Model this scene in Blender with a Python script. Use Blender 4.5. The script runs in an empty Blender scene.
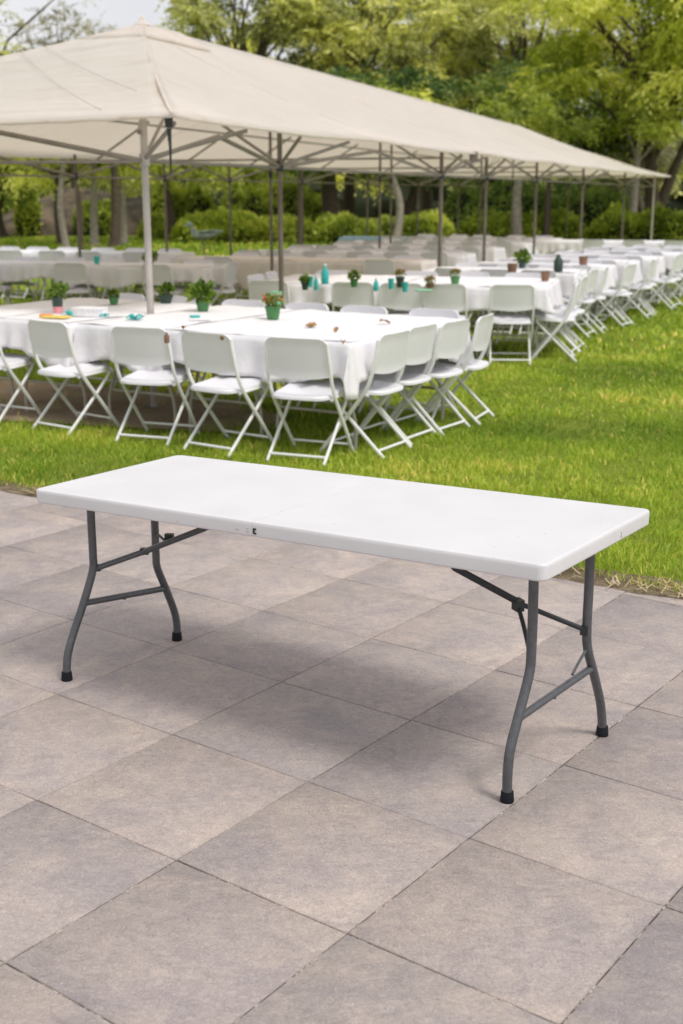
import bpy, math, random
import numpy as np
from mathutils import Vector, Matrix
R = math.radians
rng = np.random.default_rng(7)
random.seed(7)
scn = bpy.context.scene
COL = scn.collection
PI = math.pi

# ------------------------------------------------------------------ camera numbers
CAM_F, CAM_P, CAM_H = 1235.1, 0.2513, 1.65
def ground(u, v, z=0.0):
    x = (u - 341.5) / CAM_F; y = (512 - v) / CAM_F
    d = (x, math.cos(CAM_P) + y * math.sin(CAM_P), -math.sin(CAM_P) + y * math.cos(CAM_P))
    t = (z - CAM_H) / d[2]
    return d[0] * t, d[1] * t
def col_x(u, y):            # world x of picture column u at depth y near eye height
    return (u - 341.5) / CAM_F * y * math.cos(CAM_P) * 1.0

# ------------------------------------------------------------------ node helpers
def new_mat(name):
    m = bpy.data.materials.new(name); m.use_nodes = True
    nt = m.node_tree
    b = nt.nodes['Principled BSDF']
    return m, nt, b
def N(nt, kind, **kw):
    n = nt.nodes.new(kind)
    for k, v in kw.items():
        if hasattr(n, k): setattr(n, k, v)
        else: n.inputs[k].default_value = v
    return n
def L(nt, a, b): nt.links.new(a, b)
def ramp(nt, fac, stops):
    r = N(nt, 'ShaderNodeValToRGB')
    e = r.color_ramp.elements
    while len(e) < len(stops): e.new(0.5)
    for i, (p, c) in enumerate(stops):
        e[i].position = p; e[i].color = (*c, 1)
    L(nt, fac, r.inputs[0]); return r.outputs[0]
def noise(nt, scale, detail=4, rough=0.55, vec=None, dist=0.0):
    n = N(nt, 'ShaderNodeTexNoise'); n.inputs['Scale'].default_value = scale
    n.inputs['Detail'].default_value = detail; n.inputs['Roughness'].default_value = rough
    n.inputs['Distortion'].default_value = dist
    if vec is not None: L(nt, vec, n.inputs['Vector'])
    return n.outputs['Fac']
def coords(nt, which='Object', scale=None):
    t = N(nt, 'ShaderNodeTexCoord').outputs[which]
    if scale:
        m = N(nt, 'ShaderNodeMapping'); m.inputs['Scale'].default_value = scale
        L(nt, t, m.inputs['Vector']); return m.outputs[0]
    return t
def position(nt): return N(nt, 'ShaderNodeNewGeometry').outputs['Position']
def mix(nt, fac, a, b, blend='MIX'):
    m = N(nt, 'ShaderNodeMix', data_type='RGBA', blend_type=blend)
    for s, v in ((m.inputs[0], fac), (m.inputs[6], a), (m.inputs[7], b)):
        if hasattr(v, 'is_linked'): L(nt, v, s)
        elif isinstance(v, (int, float)): s.default_value = v
        else: s.default_value = (*v, 1)
    return m.outputs[2]
def bump(nt, b, h, strength=0.3, dist=0.01):
    n = N(nt, 'ShaderNodeBump'); n.inputs['Strength'].default_value = strength
    n.inputs['Distance'].default_value = dist
    L(nt, h, n.inputs['Height']); L(nt, n.outputs[0], b.inputs['Normal'])
def simple(name, c, rough=0.5, metal=0.0, var=0.12, scale=30, bmp=0.0, spec=0.5):
    m, nt, b = new_mat(name)
    v = noise(nt, scale, 4, vec=coords(nt))
    lo = tuple(x * (1 - var) for x in c); hi = tuple(min(1, x * (1 + var)) for x in c)
    L(nt, ramp(nt, v, [(0.3, lo), (0.7, hi)]), b.inputs['Base Color'])
    b.inputs['Roughness'].default_value = rough; b.inputs['Metallic'].default_value = metal
    b.inputs['Specular IOR Level'].default_value = spec
    if bmp: bump(nt, b, v, bmp, 0.004)
    return m
def leaf_mat(name, stops, trans=0.42, tcol=(0.9, 1.0, 0.35), rough=0.5):
    m, nt, b = new_mat(name)
    a = N(nt, 'ShaderNodeAttribute', attribute_name='tint').outputs['Fac']
    c = ramp(nt, a, stops)
    L(nt, c, b.inputs['Base Color']); b.inputs['Roughness'].default_value = rough
    b.inputs['Specular IOR Level'].default_value = 0.25
    t = N(nt, 'ShaderNodeBsdfTranslucent')
    L(nt, mix(nt, 1.0, c, tcol, 'MULTIPLY'), t.inputs[0])
    ms = N(nt, 'ShaderNodeMixShader'); ms.inputs[0].default_value = trans
    L(nt, b.outputs[0], ms.inputs[1]); L(nt, t.outputs[0], ms.inputs[2])
    L(nt, ms.outputs[0], nt.nodes['Material Output'].inputs['Surface'])
    return m

M = {}
# hero table plastic: blow-moulded, fine pebbling and a few specks
m, nt, b = new_mat('table_plastic')
co = coords(nt)
n1 = noise(nt, 5, 5, vec=co); n2 = noise(nt, 900, 2, vec=co)
base = ramp(nt, n1, [(0.3, (0.65, 0.64, 0.655)), (0.7, (0.69, 0.68, 0.695))])
sp = N(nt, 'ShaderNodeTexVoronoi'); sp.inputs['Scale'].default_value = 17; L(nt, co, sp.inputs['Vector'])
spk = ramp(nt, sp.outputs['Distance'], [(0.05, (1, 1, 1)), (0.085, (0, 0, 0))])
rare = ramp(nt, noise(nt, 4.5, 2, vec=co), [(0.50, (0, 0, 0)), (0.56, (0.7, 0.7, 0.7))])
L(nt, mix(nt, mix(nt, 1.0, spk, rare, 'MULTIPLY'), base, (0.42, 0.40, 0.36)), b.inputs['Base Color'])
L(nt, ramp(nt, n1, [(0.3, (0.38,) * 3), (0.7, (0.5,) * 3)]), b.inputs['Roughness'])
bump(nt, b, n2, 0.12, 0.001)
M['plastic'] = m
M['steel'] = simple('grey_hammered_paint', (0.105, 0.109, 0.118), 0.34, 0.35, 0.15, 60, 0.05)
M['steel_dark'] = simple('dark_bracket_steel', (0.035, 0.038, 0.042), 0.45, 0.3)
M['rubber'] = simple('black_rubber', (0.008, 0.009, 0.013), 0.7, spec=0.25)
m, nt, b = new_mat('chair_white_plastic')
v = noise(nt, 8, 4, vec=coords(nt))
cc_ = ramp(nt, v, [(0.3, (0.85, 0.84, 0.88)), (0.7, (0.89, 0.88, 0.92))])
L(nt, cc_, b.inputs['Base Color']); b.inputs['Roughness'].default_value = 0.45
t = N(nt, 'ShaderNodeBsdfTranslucent'); t.inputs[0].default_value = (0.9, 0.9, 0.9, 1)
ms = N(nt, 'ShaderNodeMixShader'); ms.inputs[0].default_value = 0.12
L(nt, b.outputs[0], ms.inputs[1]); L(nt, t.outputs[0], ms.inputs[2])
L(nt, ms.outputs[0], nt.nodes['Material Output'].inputs['Surface']); M['chair_plastic'] = m
M['chair_tube'] = simple('chair_white_tube', (0.80, 0.80, 0.79), 0.4, 0, 0.05, 12)
M['cloth'] = None
m, nt, b = new_mat('white_table_cloth')
co = position(nt)
n1 = noise(nt, 6, 5, vec=co, dist=0.6)
L(nt, ramp(nt, n1, [(0.3, (0.75, 0.735, 0.755)), (0.7, (0.80, 0.785, 0.80))]), b.inputs['Base Color'])
b.inputs['Roughness'].default_value = 0.75
bump(nt, b, n1, 0.35, 0.03); M['cloth'] = m
m, nt, b = new_mat('beige_table_cloth')
n1 = noise(nt, 6, 5, vec=position(nt), dist=0.6)
L(nt, ramp(nt, n1, [(0.3, (0.70, 0.64, 0.59)), (0.7, (0.76, 0.70, 0.65))]), b.inputs['Base Color'])
b.inputs['Roughness'].default_value = 0.8; bump(nt, b, n1, 0.3, 0.03); M['cloth_beige'] = m
m, nt, b = new_mat('blue_table_cloth')
n1 = noise(nt, 6, 5, vec=position(nt))
L(nt, ramp(nt, n1, [(0.3, (0.30, 0.48, 0.62)), (0.7, (0.40, 0.58, 0.70))]), b.inputs['Base Color'])
b.inputs['Roughness'].default_value = 0.8; M['cloth_blue'] = m
# tent fabric
m, nt, b = new_mat('canvas')
co = position(nt)
n1 = noise(nt, 0.9, 5, vec=co, dist=0.8); n2 = noise(nt, 9, 4, vec=co)
c = mix(nt, 0.25, ramp(nt, n1, [(0.3, (0.90, 0.875, 0.865)), (0.7, (0.95, 0.93, 0.925))]),
        ramp(nt, n2, [(0.35, (0.78, 0.74, 0.72)), (0.65, (0.90, 0.875, 0.86))]))
wv0 = N(nt, 'ShaderNodeMapping'); wv0.inputs['Rotation'].default_value = (0, 0, -1.21); wv0.inputs['Scale'].default_value = (0.5, 3.0, 1); L(nt, co, wv0.inputs[0])
st_ = noise(nt, 1.9, 6, 0.65, wv0.outputs[0], 1.1)
c = mix(nt, 0.8, c, ramp(nt, st_, [(0.30, (0.80, 0.77, 0.74)), (0.48, (1.0, 0.995, 0.99)), (0.75, (1.02, 1.02, 1.02))]), 'MULTIPLY')
L(nt, c, b.inputs['Base Color']); b.inputs['Roughness'].default_value = 0.8
wv = N(nt, 'ShaderNodeMapping'); wv.inputs['Rotation'].default_value = (0, 0, -1.21); wv.inputs['Scale'].default_value = (0.5, 4.0, 1); L(nt, co, wv.inputs[0])
n4 = noise(nt, 1.6, 5, 0.6, wv.outputs[0], 0.9)
hm = N(nt, 'ShaderNodeMath', operation='ADD'); L(nt, n1, hm.inputs[0]); L(nt, n4, hm.inputs[1])
bump(nt, b, hm.outputs[0], 0.55, 0.16)
t = N(nt, 'ShaderNodeBsdfTranslucent'); t.inputs[0].default_value = (0.99, 0.925, 0.845, 1)
ms = N(nt, 'ShaderNodeMixShader'); ms.inputs[0].default_value = 0.60
L(nt, b.outputs[0], ms.inputs[1]); L(nt, t.outputs[0], ms.inputs[2])
L(nt, ms.outputs[0], nt.nodes['Material Output'].inputs['Surface']); M['canvas'] = m
M['cord'] = simple('grey_cord', (0.38, 0.34, 0.31), 0.8)
M['pole'] = simple('weathered_aluminium', (0.48, 0.44, 0.41), 0.45, 0.3, 0.15, 6)
M['pole_mid'] = simple('dull_steel_tube', (0.26, 0.235, 0.21), 0.5, 0.2, 0.15, 6)
M['pole_dark'] = simple('bronze_steel_pole', (0.16, 0.135, 0.11), 0.5, 0.2, 0.2, 6)
# paving
m, nt, b = new_mat('stone_tile')
co = position(nt)
at = N(nt, 'ShaderNodeAttribute', attribute_name='tone').outputs['Fac']
tone = ramp(nt, at, [(0.0, (0.355, 0.318, 0.318)), (0.3, (0.43, 0.379, 0.370)), (0.7, (0.485, 0.426, 0.408)), (1.0, (0.41, 0.370, 0.368))])
off = N(nt, 'ShaderNodeVectorMath', operation='MULTIPLY_ADD')
cx = N(nt, 'ShaderNodeCombineXYZ'); L(nt, at, cx.inputs[0]); L(nt, at, cx.inputs[1])
L(nt, cx.outputs[0], off.inputs[0]); off.inputs[1].default_value = (37, 53, 0); L(nt, co, off.inputs[2])
v = off.outputs[0]
rot = N(nt, 'ShaderNodeMapping'); rot.inputs['Rotation'].default_value = (0, 0, 0.64); rot.inputs['Scale'].default_value = (1, 3.2, 1); L(nt, v, rot.inputs[0])
cloudy = noise(nt, 3.4, 7, 0.62, v, 0.7); streak = noise(nt, 7, 6, 0.68, rot.outputs[0], 1.6); grain = noise(nt, 80, 6, 0.78, co, 1.6)
fine = noise(nt, 430, 2, 0.6, co)
c = mix(nt, ramp(nt, cloudy, [(0.36, (0, 0, 0)), (0.66, (1, 1, 1))]), mix(nt, 1.0, tone, (0.84, 0.84, 0.87), 'MULTIPLY'), mix(nt, 1.0, tone, (1.10, 1.07, 1.01), 'MULTIPLY'))
c = mix(nt, 0.35, c, ramp(nt, streak, [(0.28, (0.62, 0.61, 0.61)), (0.5, (0.92, 0.91, 0.90)), (0.72, (1.12, 1.10, 1.06))]), 'MULTIPLY')
c = mix(nt, 0.75, c, ramp(nt, grain, [(0.32, (0.62, 0.61, 0.61)), (0.68, (1.34, 1.33, 1.31))]), 'MULTIPLY')
patch_ = noise(nt, 11, 6, 0.66, v, 1.4)
c = mix(nt, 0.5, c, ramp(nt, patch_, [(0.30, (0.74, 0.735, 0.745)), (0.48, (0.97, 0.96, 0.95)), (0.66, (1.20, 1.16, 1.09))]), 'MULTIPLY')
spv = N(nt, 'ShaderNodeTexVoronoi'); spv.inputs['Scale'].default_value = 48; L(nt, co, spv.inputs['Vector'])
c = mix(nt, ramp(nt, spv.outputs['Distance'], [(0.05, (0.7, 0.7, 0.7)), (0.12, (0, 0, 0))]), c, (0.62, 0.57, 0.52))
c = mix(nt, 0.45, c, ramp(nt, fine, [(0.35, (0.6, 0.6, 0.6)), (0.66, (1.3, 1.29, 1.27))]), 'MULTIPLY')
L(nt, c, b.inputs['Base Color'])
L(nt, ramp(nt, streak, [(0.3, (0.5,) * 3), (0.7, (0.68,) * 3)]), b.inputs['Roughness'])
b.inputs['Specular IOR Level'].default_value = 0.4
hmix = N(nt, 'ShaderNodeMath', operation='ADD'); L(nt, streak, hmix.inputs[0]); L(nt, grain, hmix.inputs[1])
bump(nt, b, hmix.outputs[0], 0.7, 0.005); M['tile'] = m
m, nt, b = new_mat('joint_sand')
n1 = noise(nt, 75, 3, 0.7, position(nt)); n2 = noise(nt, 9, 3, 0.6, position(nt))
L(nt, mix(nt, ramp(nt, n2, [(0.45, (0, 0, 0)), (0.6, (1, 1, 1))]), ramp(nt, n1, [(0.35, (0.03, 0.027, 0.025)), (0.68, (0.10, 0.09, 0.08))]),
          ramp(nt, n1, [(0.42, (0.08, 0.07, 0.06)), (0.56, (0.75, 0.68, 0.56))])), b.inputs['Base Color'])
b.inputs['Roughness'].default_value = 0.95; M['joint'] = m
# soil / lawn sheets
m, nt, b = new_mat('lawn_turf')
co = position(nt)
n1 = noise(nt, 0.35, 4, 0.6, co); n2 = noise(nt, 5, 5, 0.7, co); n3 = noise(nt, 60, 3, 0.7, co)
c = ramp(nt, n1, [(0.3, (0.18, 0.23, 0.032)), (0.7, (0.27, 0.32, 0.05))])
c = mix(nt, 0.5, c, ramp(nt, n2, [(0.3, (0.55, 0.6, 0.5)), (0.7, (1.25, 1.2, 1.0))]), 'MULTIPLY')
c = mix(nt, 0.6, c, ramp(nt, n3, [(0.3, (0.4, 0.45, 0.4)), (0.7, (1.3, 1.3, 1.2))]), 'MULTIPLY')
L(nt, c, b.inputs['Base Color']); b.inputs['Roughness'].default_value = 0.95; b.inputs['Specular IOR Level'].default_value = 0.1
bump(nt, b, n3, 0.8, 0.03); M['turf'] = m
m, nt, b = new_mat('bare_soil')
n1 = noise(nt, 2.2, 6, 0.65, position(nt)); n3 = noise(nt, 70, 3, 0.7, position(nt))
c = ramp(nt, n1, [(0.3, (0.30, 0.215, 0.14)), (0.7, (0.52, 0.40, 0.29))])
c = mix(nt, 0.5, c, ramp(nt, n3, [(0.3, (0.6, 0.6, 0.6)), (0.7, (1.2, 1.2, 1.2))]), 'MULTIPLY')
L(nt, c, b.inputs['Base Color']); b.inputs['Roughness'].default_value = 0.95; bump(nt, b, n3, 0.6, 0.02); M['soil'] = m
m, nt, b = new_mat('thatch_soil')
n1 = noise(nt, 8, 5, 0.65, position(nt)); n3 = noise(nt, 160, 3, 0.7, position(nt))
c = ramp(nt, n1, [(0.35, (0.12, 0.085, 0.05)), (0.6, (0.30, 0.23, 0.14)), (0.75, (0.22, 0.22, 0.07))])
c = mix(nt, 0.8, c, ramp(nt, n3, [(0.35, (0.4, 0.4, 0.4)), (0.65, (1.4, 1.4, 1.35))]), 'MULTIPLY')
L(nt, c, b.inputs['Base Color']); b.inputs['Roughness'].default_value = 0.95; bump(nt, b, n3, 0.8, 0.02); M['edge_soil'] = m
M['blade'] = leaf_mat('grass_blade', [(0.0, (0.124, 0.214, 0.022)), (0.4, (0.285, 0.415, 0.036)), (0.75, (0.486, 0.597, 0.067)), (0.93, (0.657, 0.673, 0.122)), (1.0, (1.228, 0.857, 0.302))], 0.3)
M['straw'] = leaf_mat('dry_blade', [(0.0, (0.20, 0.14, 0.07)), (0.5, (0.46, 0.36, 0.20)), (1.0, (0.66, 0.56, 0.36))], 0.15, (1, 0.9, 0.6))
M['leaf_lime'] = leaf_mat('lime_leaf', [(0, (0.086, 0.134, 0.013)), (0.5, (0.470, 0.526, 0.056)), (0.8, (0.769, 0.754, 0.152)), (1, (1.081, 1.024, 0.355))], 0.42)
M['leaf_olive'] = leaf_mat('olive_leaf', [(0, (0.195, 0.213, 0.072)), (0.5, (0.733, 0.726, 0.292)), (1, (1.023, 0.960, 0.305))], 0.35)
M['leaf_green'] = leaf_mat('green_leaf', [(0, (0.132, 0.174, 0.039)), (0.5, (0.515, 0.584, 0.114)), (1, (1.003, 0.972, 0.259))], 0.35)
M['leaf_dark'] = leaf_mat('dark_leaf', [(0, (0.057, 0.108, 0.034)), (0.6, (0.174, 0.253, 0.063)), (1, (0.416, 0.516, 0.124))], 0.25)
M['leaf_hedge'] = leaf_mat('hedge_leaf', [(0, (0.075, 0.113, 0.018)), (0.5, (0.377, 0.459, 0.056)), (1, (0.697, 0.700, 0.130))], 0.3)
M['leaf_pale'] = leaf_mat('pale_leaf', [(0, (0.211, 0.185, 0.106)), (0.5, (0.396, 0.356, 0.224)), (1, (0.660, 0.620, 0.475))], 0.3)
M['leaf_pot'] = leaf_mat('pot_plant_leaf', [(0, (0.05, 0.10, 0.012)), (0.6, (0.14, 0.24, 0.03)), (1, (0.28, 0.36, 0.07))], 0.3)
M['petal'] = leaf_mat('petal', [(0, (0.55, 0.05, 0.05)), (0.5, (0.6, 0.22, 0.12)), (1, (0.7, 0.45, 0.2))], 0.2, (1, .8, .7))
M['bark'] = simple('bark', (0.085, 0.062, 0.045), 0.9, 0, 0.4, 12, 0.6)
M['bark_pale'] = simple('pale_bark', (0.30, 0.26, 0.22), 0.9, 0, 0.3, 9, 0.5)
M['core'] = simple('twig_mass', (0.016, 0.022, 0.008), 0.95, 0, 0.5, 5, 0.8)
M['pot_green'] = simple('green_pot', (0.06, 0.20, 0.06), 0.5)
M['pot_dark'] = simple('dark_pot', (0.03, 0.06, 0.045), 0.5)
M['pot_brown'] = simple('brown_clay', (0.22, 0.12, 0.075), 0.7)
M['teal'] = simple('teal_plastic', (0.03, 0.42, 0.40), 0.35)
M['mint'] = simple('mint_plastic', (0.22, 0.60, 0.36), 0.35)
M['pink'] = simple('pink_card', (0.72, 0.28, 0.30), 0.6)
M['yellow'] = simple('yellow_card', (0.75, 0.55, 0.12), 0.6)
M['orange'] = simple('orange_card', (0.75, 0.28, 0.10), 0.6)
M['paper'] = simple('white_card', (0.80, 0.79, 0.80), 0.7)
M['dead_leaf'] = simple('dead_leaf', (0.34, 0.18, 0.06), 0.8, 0, 0.4, 40)
M['bronze'] = simple('verdigris', (0.30, 0.38, 0.33), 0.6, 0, 0.3, 12)
M['soil_dark'] = simple('potting_soil', (0.03, 0.02, 0.015), 0.9)
M['rock'] = simple('brown_rock', (0.105, 0.08, 0.05), 0.95, 0, 0.85, 1.1, 0.9)

# ------------------------------------------------------------------ object helpers
def tag(o, label=None, cat=None, group=None, kind=None):
    if label: o['label'] = label
    if cat: o['category'] = cat
    if group: o['group'] = group
    if kind: o['kind'] = kind
    return o
def thing(name, label, cat, loc=(0, 0, 0), rz=0, group=None):
    o = bpy.data.objects.new(name, None); COL.objects.link(o)
    o.location = loc; o.rotation_euler = (0, 0, rz); o.empty_display_size = 0.1
    return tag(o, label, cat, group)
def copy_tree(o, parent=None):
    c = o.copy(); COL.objects.link(c)
    if parent is not None: c.parent = parent
    for ch in list(o.children): copy_tree(ch, c)
    return c

class MB:
    def __init__(s): s.v = []; s.f = []; s.sm = []
    def add(s, verts, faces, smooth=True):
        o = len(s.v); s.v += [tuple(map(float, p)) for p in verts]
        s.f += [tuple(i + o for i in f) for f in faces]; s.sm += [smooth] * len(faces); return s
    def box(s, c, size, rz=0.0):
        hx, hy, hz = size[0] / 2, size[1] / 2, size[2] / 2
        cz, sz = math.cos(rz), math.sin(rz)
        V = []
        for z in (-hz, hz):
            for x, y in ((-hx, -hy), (hx, -hy), (hx, hy), (-hx, hy)):
                V.append((c[0] + x * cz - y * sz, c[1] + x * sz + y * cz, c[2] + z))
        return s.add(V, [(0, 3, 2, 1), (4, 5, 6, 7), (0, 1, 5, 4), (1, 2, 6, 5), (2, 3, 7, 6), (3, 0, 4, 7)], False)
    def tube(s, path, r, n=10, flat=1.0):
        P = [Vector(p) for p in path]; rs = r if isinstance(r, (list, tuple)) else [r] * len(P)
        V = []; F = []; prev = None
        for i, p in enumerate(P):
            t = (P[min(i + 1, len(P) - 1)] - P[max(i - 1, 0)])
            t = t.normalized() if t.length > 1e-9 else Vector((0, 0, 1))
            ref = prev if prev is not None else (Vector((1, 0, 0)) if abs(t.x) < 0.8 else Vector((0, 1, 0)))
            a = (ref - t * ref.dot(t)).normalized(); prev = a; bb = t.cross(a)
            for k in range(n):
                an = 2 * PI * k / n
                V.append(p + a * (math.cos(an) * rs[i]) + bb * (math.sin(an) * rs[i] * flat))
        for i in range(len(P) - 1):
            for k in range(n):
                a0 = i * n + k; a1 = i * n + (k + 1) % n
                F.append((a0, a1, a1 + n, a0 + n))
        F.append(tuple(range(n))[::-1]); F.append(tuple(range((len(P) - 1) * n, len(P) * n)))
        return s.add(V, F)
    def lathe(s, c, prof, n=20, cap=True):
        V = []; F = []
        for (r, z) in prof:
            for k in range(n):
                V.append((c[0] + r * math.cos(2 * PI * k / n), c[1] + r * math.sin(2 * PI * k / n), c[2] + z))
        for i in range(len(prof) - 1):
            for k in range(n):
                a0 = i * n + k; a1 = i * n + (k + 1) % n
                F.append((a0, a1, a1 + n, a0 + n))
        if cap: F.append(tuple(range(n))[::-1]); F.append(tuple(range((len(prof) - 1) * n, len(prof) * n)))
        return s.add(V, F)
    def mesh(s, name, auto=None):
        me = bpy.data.meshes.new(name); me.from_pydata(s.v, [], s.f)
        me.polygons.foreach_set('use_smooth', s.sm)
        me.update()
        if auto: me.set_sharp_from_angle(angle=R(auto))
        return me
    def build(s, name, mat, parent=None, auto=40):
        o = bpy.data.objects.new(name, s.mesh(name, auto)); COL.objects.link(o)
        o.data.materials.append(mat)
        if parent is not None: o.parent = parent
        return o
def smooth_path(pts, n=6):
    P = [Vector(p) for p in pts]; out = []
    for i in range(len(P) - 1):
        p0 = P[max(i - 1, 0)]; p1 = P[i]; p2 = P[i + 1]; p3 = P[min(i + 2, len(P) - 1)]
        for k in range(n):
            t = k / n
            out.append(0.5 * ((2 * p1) + (p2 - p0) * t + (2 * p0 - 5 * p1 + 4 * p2 - p3) * t * t + (3 * p1 - p0 - 3 * p2 + p3) * t ** 3))
    out.append(P[-1]); return out
def bevel(o, w, seg=3, ang=35):
    md = o.modifiers.new('bevel', 'BEVEL'); md.width = w; md.segments = seg; md.limit_method = 'ANGLE'; md.angle_limit = R(ang)
    md.harden_normals = False
    return o
def np_mesh(name, V, F, mat, parent=None, tint=None, attr='tint', smooth=False):
    """V (n,3), F (m,k) with one k"""
    me = bpy.data.meshes.new(name); k = F.shape[1]
    me.vertices.add(len(V)); me.vertices.foreach_set('co', np.ascontiguousarray(V, dtype=np.float32).ravel())
    me.loops.add(F.size); me.loops.foreach_set('vertex_index', np.ascontiguousarray(F, dtype=np.int32).ravel())
    me.polygons.add(len(F)); me.polygons.foreach_set('loop_start', np.arange(0, F.size, k, dtype=np.int32))
    me.polygons.foreach_set('loop_total', np.full(len(F), k, dtype=np.int32))
    if smooth: me.polygons.foreach_set('use_smooth', np.ones(len(F), dtype=bool))
    me.update(calc_edges=True)
    if tint is not None:
        a = me.attributes.new(attr, 'FLOAT', 'POINT'); a.data.foreach_set('value', np.ascontiguousarray(tint, dtype=np.float32))
    o = bpy.data.objects.new(name, me); COL.objects.link(o); me.materials.append(mat)
    if parent is not None: o.parent = parent
    return o

# value noise on numpy arrays
def vnoise(x, y, seed=0):
    def h(i, j):
        n = np.sin(i * 127.1 + j * 311.7 + seed * 74.7) * 43758.5453
        return n - np.floor(n)
    i = np.floor(x); j = np.floor(y); fx = x - i; fy = y - j
    fx = fx * fx * (3 - 2 * fx); fy = fy * fy * (3 - 2 * fy)
    return (h(i, j) * (1 - fx) + h(i + 1, j) * fx) * (1 - fy) + (h(i, j + 1) * (1 - fx) + h(i + 1, j + 1) * fx) * fy
def fbm(x, y, seed=0):
    return (vnoise(x, y, seed) + 0.5 * vnoise(2 * x, 2 * y, seed + 1) + 0.25 * vnoise(4 * x, 4 * y, seed + 2)) / 1.75

# ------------------------------------------------------------------ ground
def sheet(name, pts, z, mat, kind='structure'):
    mb = MB(); mb.add([(x, y, z) for x, y in pts], [tuple(range(len(pts)))], False)
    return tag(mb.build(name, mat, None, None), kind=kind)
sheet('ground', [(-900, -300), (900, -300), (900, 1500), (-900, 1500)], -0.05, M['turf'])
# patio: bedding sheet plus separate bevelled slabs, one structure
TH, TS = -0.6401, 0.5432
ta = np.array([math.cos(TH), math.sin(TH)]); tb = np.array([-math.sin(TH), math.cos(TH)])
to = np.array([-1.58, 5.8309]) * TS
sheet('paving_bed', [(-9, -7), (11, -7), (11, 9.5), (-9, 9.5)], -0.0040, M['joint'])
EA = np.array(ground(0, 488)); EB = np.array(ground(683, 596))     # lawn edge
ed = (EB - EA) / np.linalg.norm(EB - EA); en = np.array([-ed[1], ed[0]])
V = []; F = []; T = []; prg = np.random.default_rng(11)
for i in range(-14, 16):
    for j in range(-14, 16):
        o = to + ta * i * TS + tb * j * TS
        cpt = o + (ta + tb) * TS / 2
        if (cpt - EA) @ en > 1.2 or abs(cpt[0]) > 7 or cpt[1] < -5: continue
        g = 0.0021; bv = 0.0020; tone = prg.random(); dz = prg.normal(0, 0.0004); tx_, ty_ = prg.normal(0, 0.0008, 2)
        b0 = len(V)
        for ins, z in ((g, -0.0062), (g, -bv), (g + bv, 0.0)):
            for (p, q) in ((ins, ins), (TS - ins, ins), (TS - ins, TS - ins), (ins, TS - ins)):
                w = o + ta * p + tb * q
                V.append((w[0], w[1], z + dz + tx_ * (p - TS / 2) + ty_ * (q - TS / 2))); T.append(tone)
        for r in (0, 4):
            for k in range(4):
                F.append((b0 + r + k, b0 + r + (k + 1) % 4, b0 + r + 4 + (k + 1) % 4, b0 + r + 4 + k))
        F.append((b0 + 8, b0 + 9, b0 + 10, b0 + 11))
tag(np_mesh('paving', np.array(V), np.array(F), M['tile'], None, np.array(T), 'tone'), kind='structure')
# lawn sheet with an uneven edge
n = 240; s = np.linspace(-14, 18, n)
wob = 0.05 * (fbm(s * 1.3, s * 0 + 3, 4) - 0.5) + 0.06 * (vnoise(s * 6, s * 0, 5) - 0.5)
edge = [EA + ed * a + en * w for a, w in zip(s, wob)]
mb = MB(); vs = []; fs = []
for k, e in enumerate(edge):
    q = e + en * 90; m1 = e + en * 0.12
    vs += [(e[0], e[1], 0.003), (m1[0], m1[1], 0.02), (q[0], q[1], 0.02)]
for k in range(n - 1):
    a = 3 * k; fs += [(a, a + 3, a + 4, a + 1), (a + 1, a + 4, a + 5, a + 2)]
mb.add(vs, fs); tag(mb.build('lawn', M['turf'], None, None), kind='structure')
# thin strip of bare earth and thatch where the lawn meets the slabs
ss = np.linspace(-13, 17, 500); V = []; F = []
w0 = 0.02 + 0.05 * vnoise(ss * 2.1, ss * 0, 41) + 0.03 * vnoise(ss * 9, ss * 0, 42); w1 = 0.02 + 0.10 * vnoise(ss * 1.4, ss * 0, 43) + 0.03 * vnoise(ss * 8, ss * 0, 44)
for q, l_, h_ in zip(ss, w0, w1):
    for off, z in ((-l_, 0.0015), (0.0, 0.012), (h_, 0.026)):
        e = EA + ed * q + en * off; V.append((e[0], e[1], z))
for k in range(499):
    a = 3 * k; F += [(a, a + 3, a + 4, a + 1), (a + 1, a + 4, a + 5, a + 2)]
tag(MB().add(V, F).build('earth', M['edge_soil'], None, None), kind='structure')
# bare worn soil under the nearest tables
ring = []
for k in range(48):
    an = 2 * PI * k / 48
    rr = 1 + 0.25 * (vnoise(np.array([math.cos(an) * 2 + 9]), np.array([math.sin(an) * 2 + 4]), 8)[0] - 0.5)
    u_, v_ = math.cos(an) * 2.1 * rr, math.sin(an) * 0.85 * rr
    ring.append((-2.35 + u_ * 0.85 + v_ * 0.5, 9.95 - u_ * 0.5 + v_ * 0.85))
sheet('soil', ring, 0.028, M['soil'])
def in_soil(x, y):
    dx = x + 2.35; dy = y - 9.95
    u_ = dx * 0.86 - dy * 0.51; v_ = dx * 0.51 + dy * 0.86
    return (u_ / 2.1) ** 2 + (v_ / 0.85) ** 2

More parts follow.
